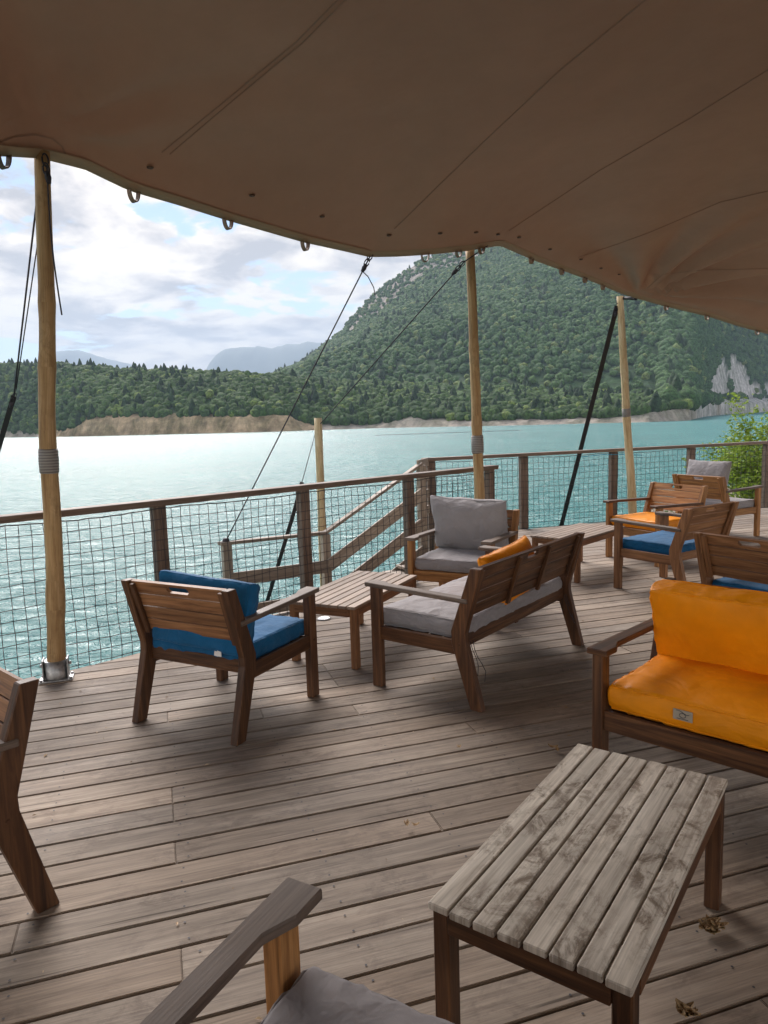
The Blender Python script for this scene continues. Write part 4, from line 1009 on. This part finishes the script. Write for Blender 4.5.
# ------------------------------------------------------------------ shrubs beyond the far railing
def shrub(name, base, h, spread, nbr, nleaf, label, seed, lean=(0, 0), cols=((0.32, 0.41, 0.05), (0.12, 0.21, 0.03))):
    r_ = random.Random(seed); e = empty(name, base); tag(e, label, 'shrub', 'leafy shrubs beyond the far railing'); b_ = MB(); tips = []
    def grow(p, d, ln, rad, lev):
        pts = [p]; q = p
        for k in range(5):
            d = (d+Vector((r_.gauss(0, .16), r_.gauss(0, .16), r_.gauss(0.02, .10)))).normalized(); q = q+d*ln/5; pts.append(q)
            if lev >= 1: tips.append((q, d))
        b_.tube(pts, [rad*(1-0.14*i) for i in range(6)], 5)
        if lev < 3:
            for k in range(3 if lev else nbr):
                i = r_.randint(2, 5); grow(pts[i], (d+Vector((r_.gauss(0, .55), r_.gauss(0, .55), r_.gauss(0.15, .35)))).normalized(), ln*r_.uniform(.5, .75), rad*0.5, lev+1)
    for k in range(3): grow(Vector((r_.uniform(-.15, .15), r_.uniform(-.15, .15), 0)), Vector((lean[0]+r_.gauss(0, spread), lean[1]+r_.gauss(0, spread), 1)).normalized(), h*r_.uniform(.5, .62), 0.035, 0)
    b_.build('branches', M['bark'], e)
    n_ = nleaf; T_ = np.array([t_[0][:] for t_ in tips]); ii = np.random.default_rng(seed).integers(0, len(T_), n_); rg = np.random.default_rng(seed+1)
    c = T_[ii]+rg.normal(0, 0.075, (n_, 3)); a = rg.normal(size=(n_, 3)); a[:, 2] *= 0.5; a /= np.linalg.norm(a, axis=1)[:, None]; b2_ = np.cross(a, rg.normal(size=(n_, 3))); b2_ /= np.linalg.norm(b2_, axis=1)[:, None]
    s_ = rg.uniform(0.035, 0.065, n_)[:, None]; nr = np.cross(a, b2_)
    V_ = np.stack([c-a*s_, c+b2_*s_*0.42+nr*s_*0.12, c+a*s_, c-b2_*s_*0.42+nr*s_*0.12], 1).reshape(-1, 3)
    f_ = np.arange(n_*4).reshape(-1, 4); tt = rg.random((n_, 1)); cc_ = np.array(cols[0])*tt+np.array(cols[1])*(1-tt)
    cc_ = np.repeat(cc_*rg.uniform(.75, 1.2, (n_, 1)), 4, axis=0); np_mesh('leaves', V_, f_, M['leaf'], e, colors=cc_)
shrub('leafy_shrub', (9.3, 15.0, -2.4), 4.4, 0.10, 6, 13000, 'tall yellow-green shrub filling the right edge beyond the far railing', 31, lean=(-0.02, 0))
shrub('leafy_shrub', (8.2, 14.4, -2.4), 3.3, 0.12, 5, 8500, 'lower yellow-green shrub behind the farthest armchair, seen through the netting', 32, lean=(-0.06, 0))
shrub('leafy_shrub', (6.4, 13.8, -2.5), 2.3, 0.14, 4, 3000, 'sparse low shrub showing through the net left of the other shrubs', 33, lean=(-0.02, 0), cols=((0.15, 0.24, 0.04), (0.07, 0.14, 0.03)))

# ------------------------------------------------------------------ small things on the deck and the lake
def dried(px, py, label, m_, seed, n=5, sc=0.03):
    r_ = random.Random(seed); p = on_z(px, py, 0.0); b_ = MB()
    for k in range(n):
        c = Vector((r_.uniform(-1, 1)*sc, r_.uniform(-1, 1)*sc*0.6, 0.006+r_.random()*0.012)); a = r_.uniform(0, 6.28); l_ = sc*r_.uniform(.5, 1)
        d = Vector((math.cos(a), math.sin(a), 0)); s = Vector((-d.y, d.x, 0)); vs = []
        for i in range(5):
            q = -1+i*0.5; w_ = (1-q*q)*0.4+0.05; z = 0.012*q*q+r_.uniform(0, .004)
            vs.append((b_.bm.verts.new(c+d*q*l_+s*w_*l_+Vector((0, 0, z+.006))), b_.bm.verts.new(c+d*q*l_+Vector((0, 0, z))), b_.bm.verts.new(c+d*q*l_-s*w_*l_+Vector((0, 0, z+.006)))))
        for i in range(4):
            for w_ in (0, 1): b_.bm.faces.new((vs[i][w_], vs[i][w_+1], vs[i+1][w_+1], vs[i+1][w_]))
    o = b_.build('dried_leaf', M[m_]); o.location = p; tag(o, label, 'leaf')
dried(412, 830, 'pale curled leaf lying on the boards left of the grey table', 'paledry', 1, 3, 0.022)
dried(458, 750, 'tiny pale crumb on the boards near the loveseat leg', 'paledry', 2, 2, 0.010)
dried(709, 932, 'clump of dry brown leaves on the boards below the grey table', 'dry', 3, 14, 0.032)
dried(690, 1017, 'dry brown leaves at the bottom edge, right of the grey table leg', 'dry', 4, 9, 0.03)
dried(552, 752, 'flat dark brown leaf behind the grey table', 'dry', 5, 2, 0.028)
b_ = MB(); b_.lathe((0, 0, 0.001), [(0.055, 0), (0.055, 0.006), (0.045, 0.010)], 20); o = b_.build('metal_cap', M['steel']); o.location = on_z(324, 619, 0); tag(o, 'small round metal cap on the deck between blue armchair and brown table', 'metal cap')
fl = empty('float_line', on_z(376, 438, WATER)); tag(fl, 'thin dark line of small floats on the lake in front of the far shore', 'float line')
a, b2 = on_z(376, 435.5, WATER), on_z(520, 430.5, WATER); q = MB()
for k in range(70):
    p = lerp(a, b2, k/69)-fl.location; q.lathe(p+Vector((0, 0, -0.05)), [(0.12, 0), (0.24, 0.12), (0.12, 0.28)], 6)
q.build('floats', M['ink'], fl)

cr = MB(); r_ = random.Random(77)
for k in range(170):
    x, y = r_.uniform(-2.6, 3.4), r_.uniform(1.1, 6.5)
    if (Vector((x, y, 0))-NR0).dot(nrm) < 0.25: continue
    a = r_.uniform(0, 6.28); l_ = r_.choice((0.004, 0.006, 0.009, 0.014))*r_.uniform(.7, 1.3); d = Vector((math.cos(a), math.sin(a), 0)); sd_ = Vector((-d.y, d.x, 0)); c = Vector((x, y, 0.003))
    vs = [cr.bm.verts.new(c-d*l_), cr.bm.verts.new(c+sd_*l_*0.45+Vector((0, 0, 0.003))), cr.bm.verts.new(c+d*l_), cr.bm.verts.new(c-sd_*l_*0.4+Vector((0, 0, 0.004)))]
    f = cr.bm.faces.new(vs); f.material_index = r_.choice((0, 0, 1))
tag(cr.build('leaf_crumbs', [M['dry'], M['paledry']]), 'tiny dry leaf crumbs scattered over the deck boards', 'leaf crumbs', kind='stuff')
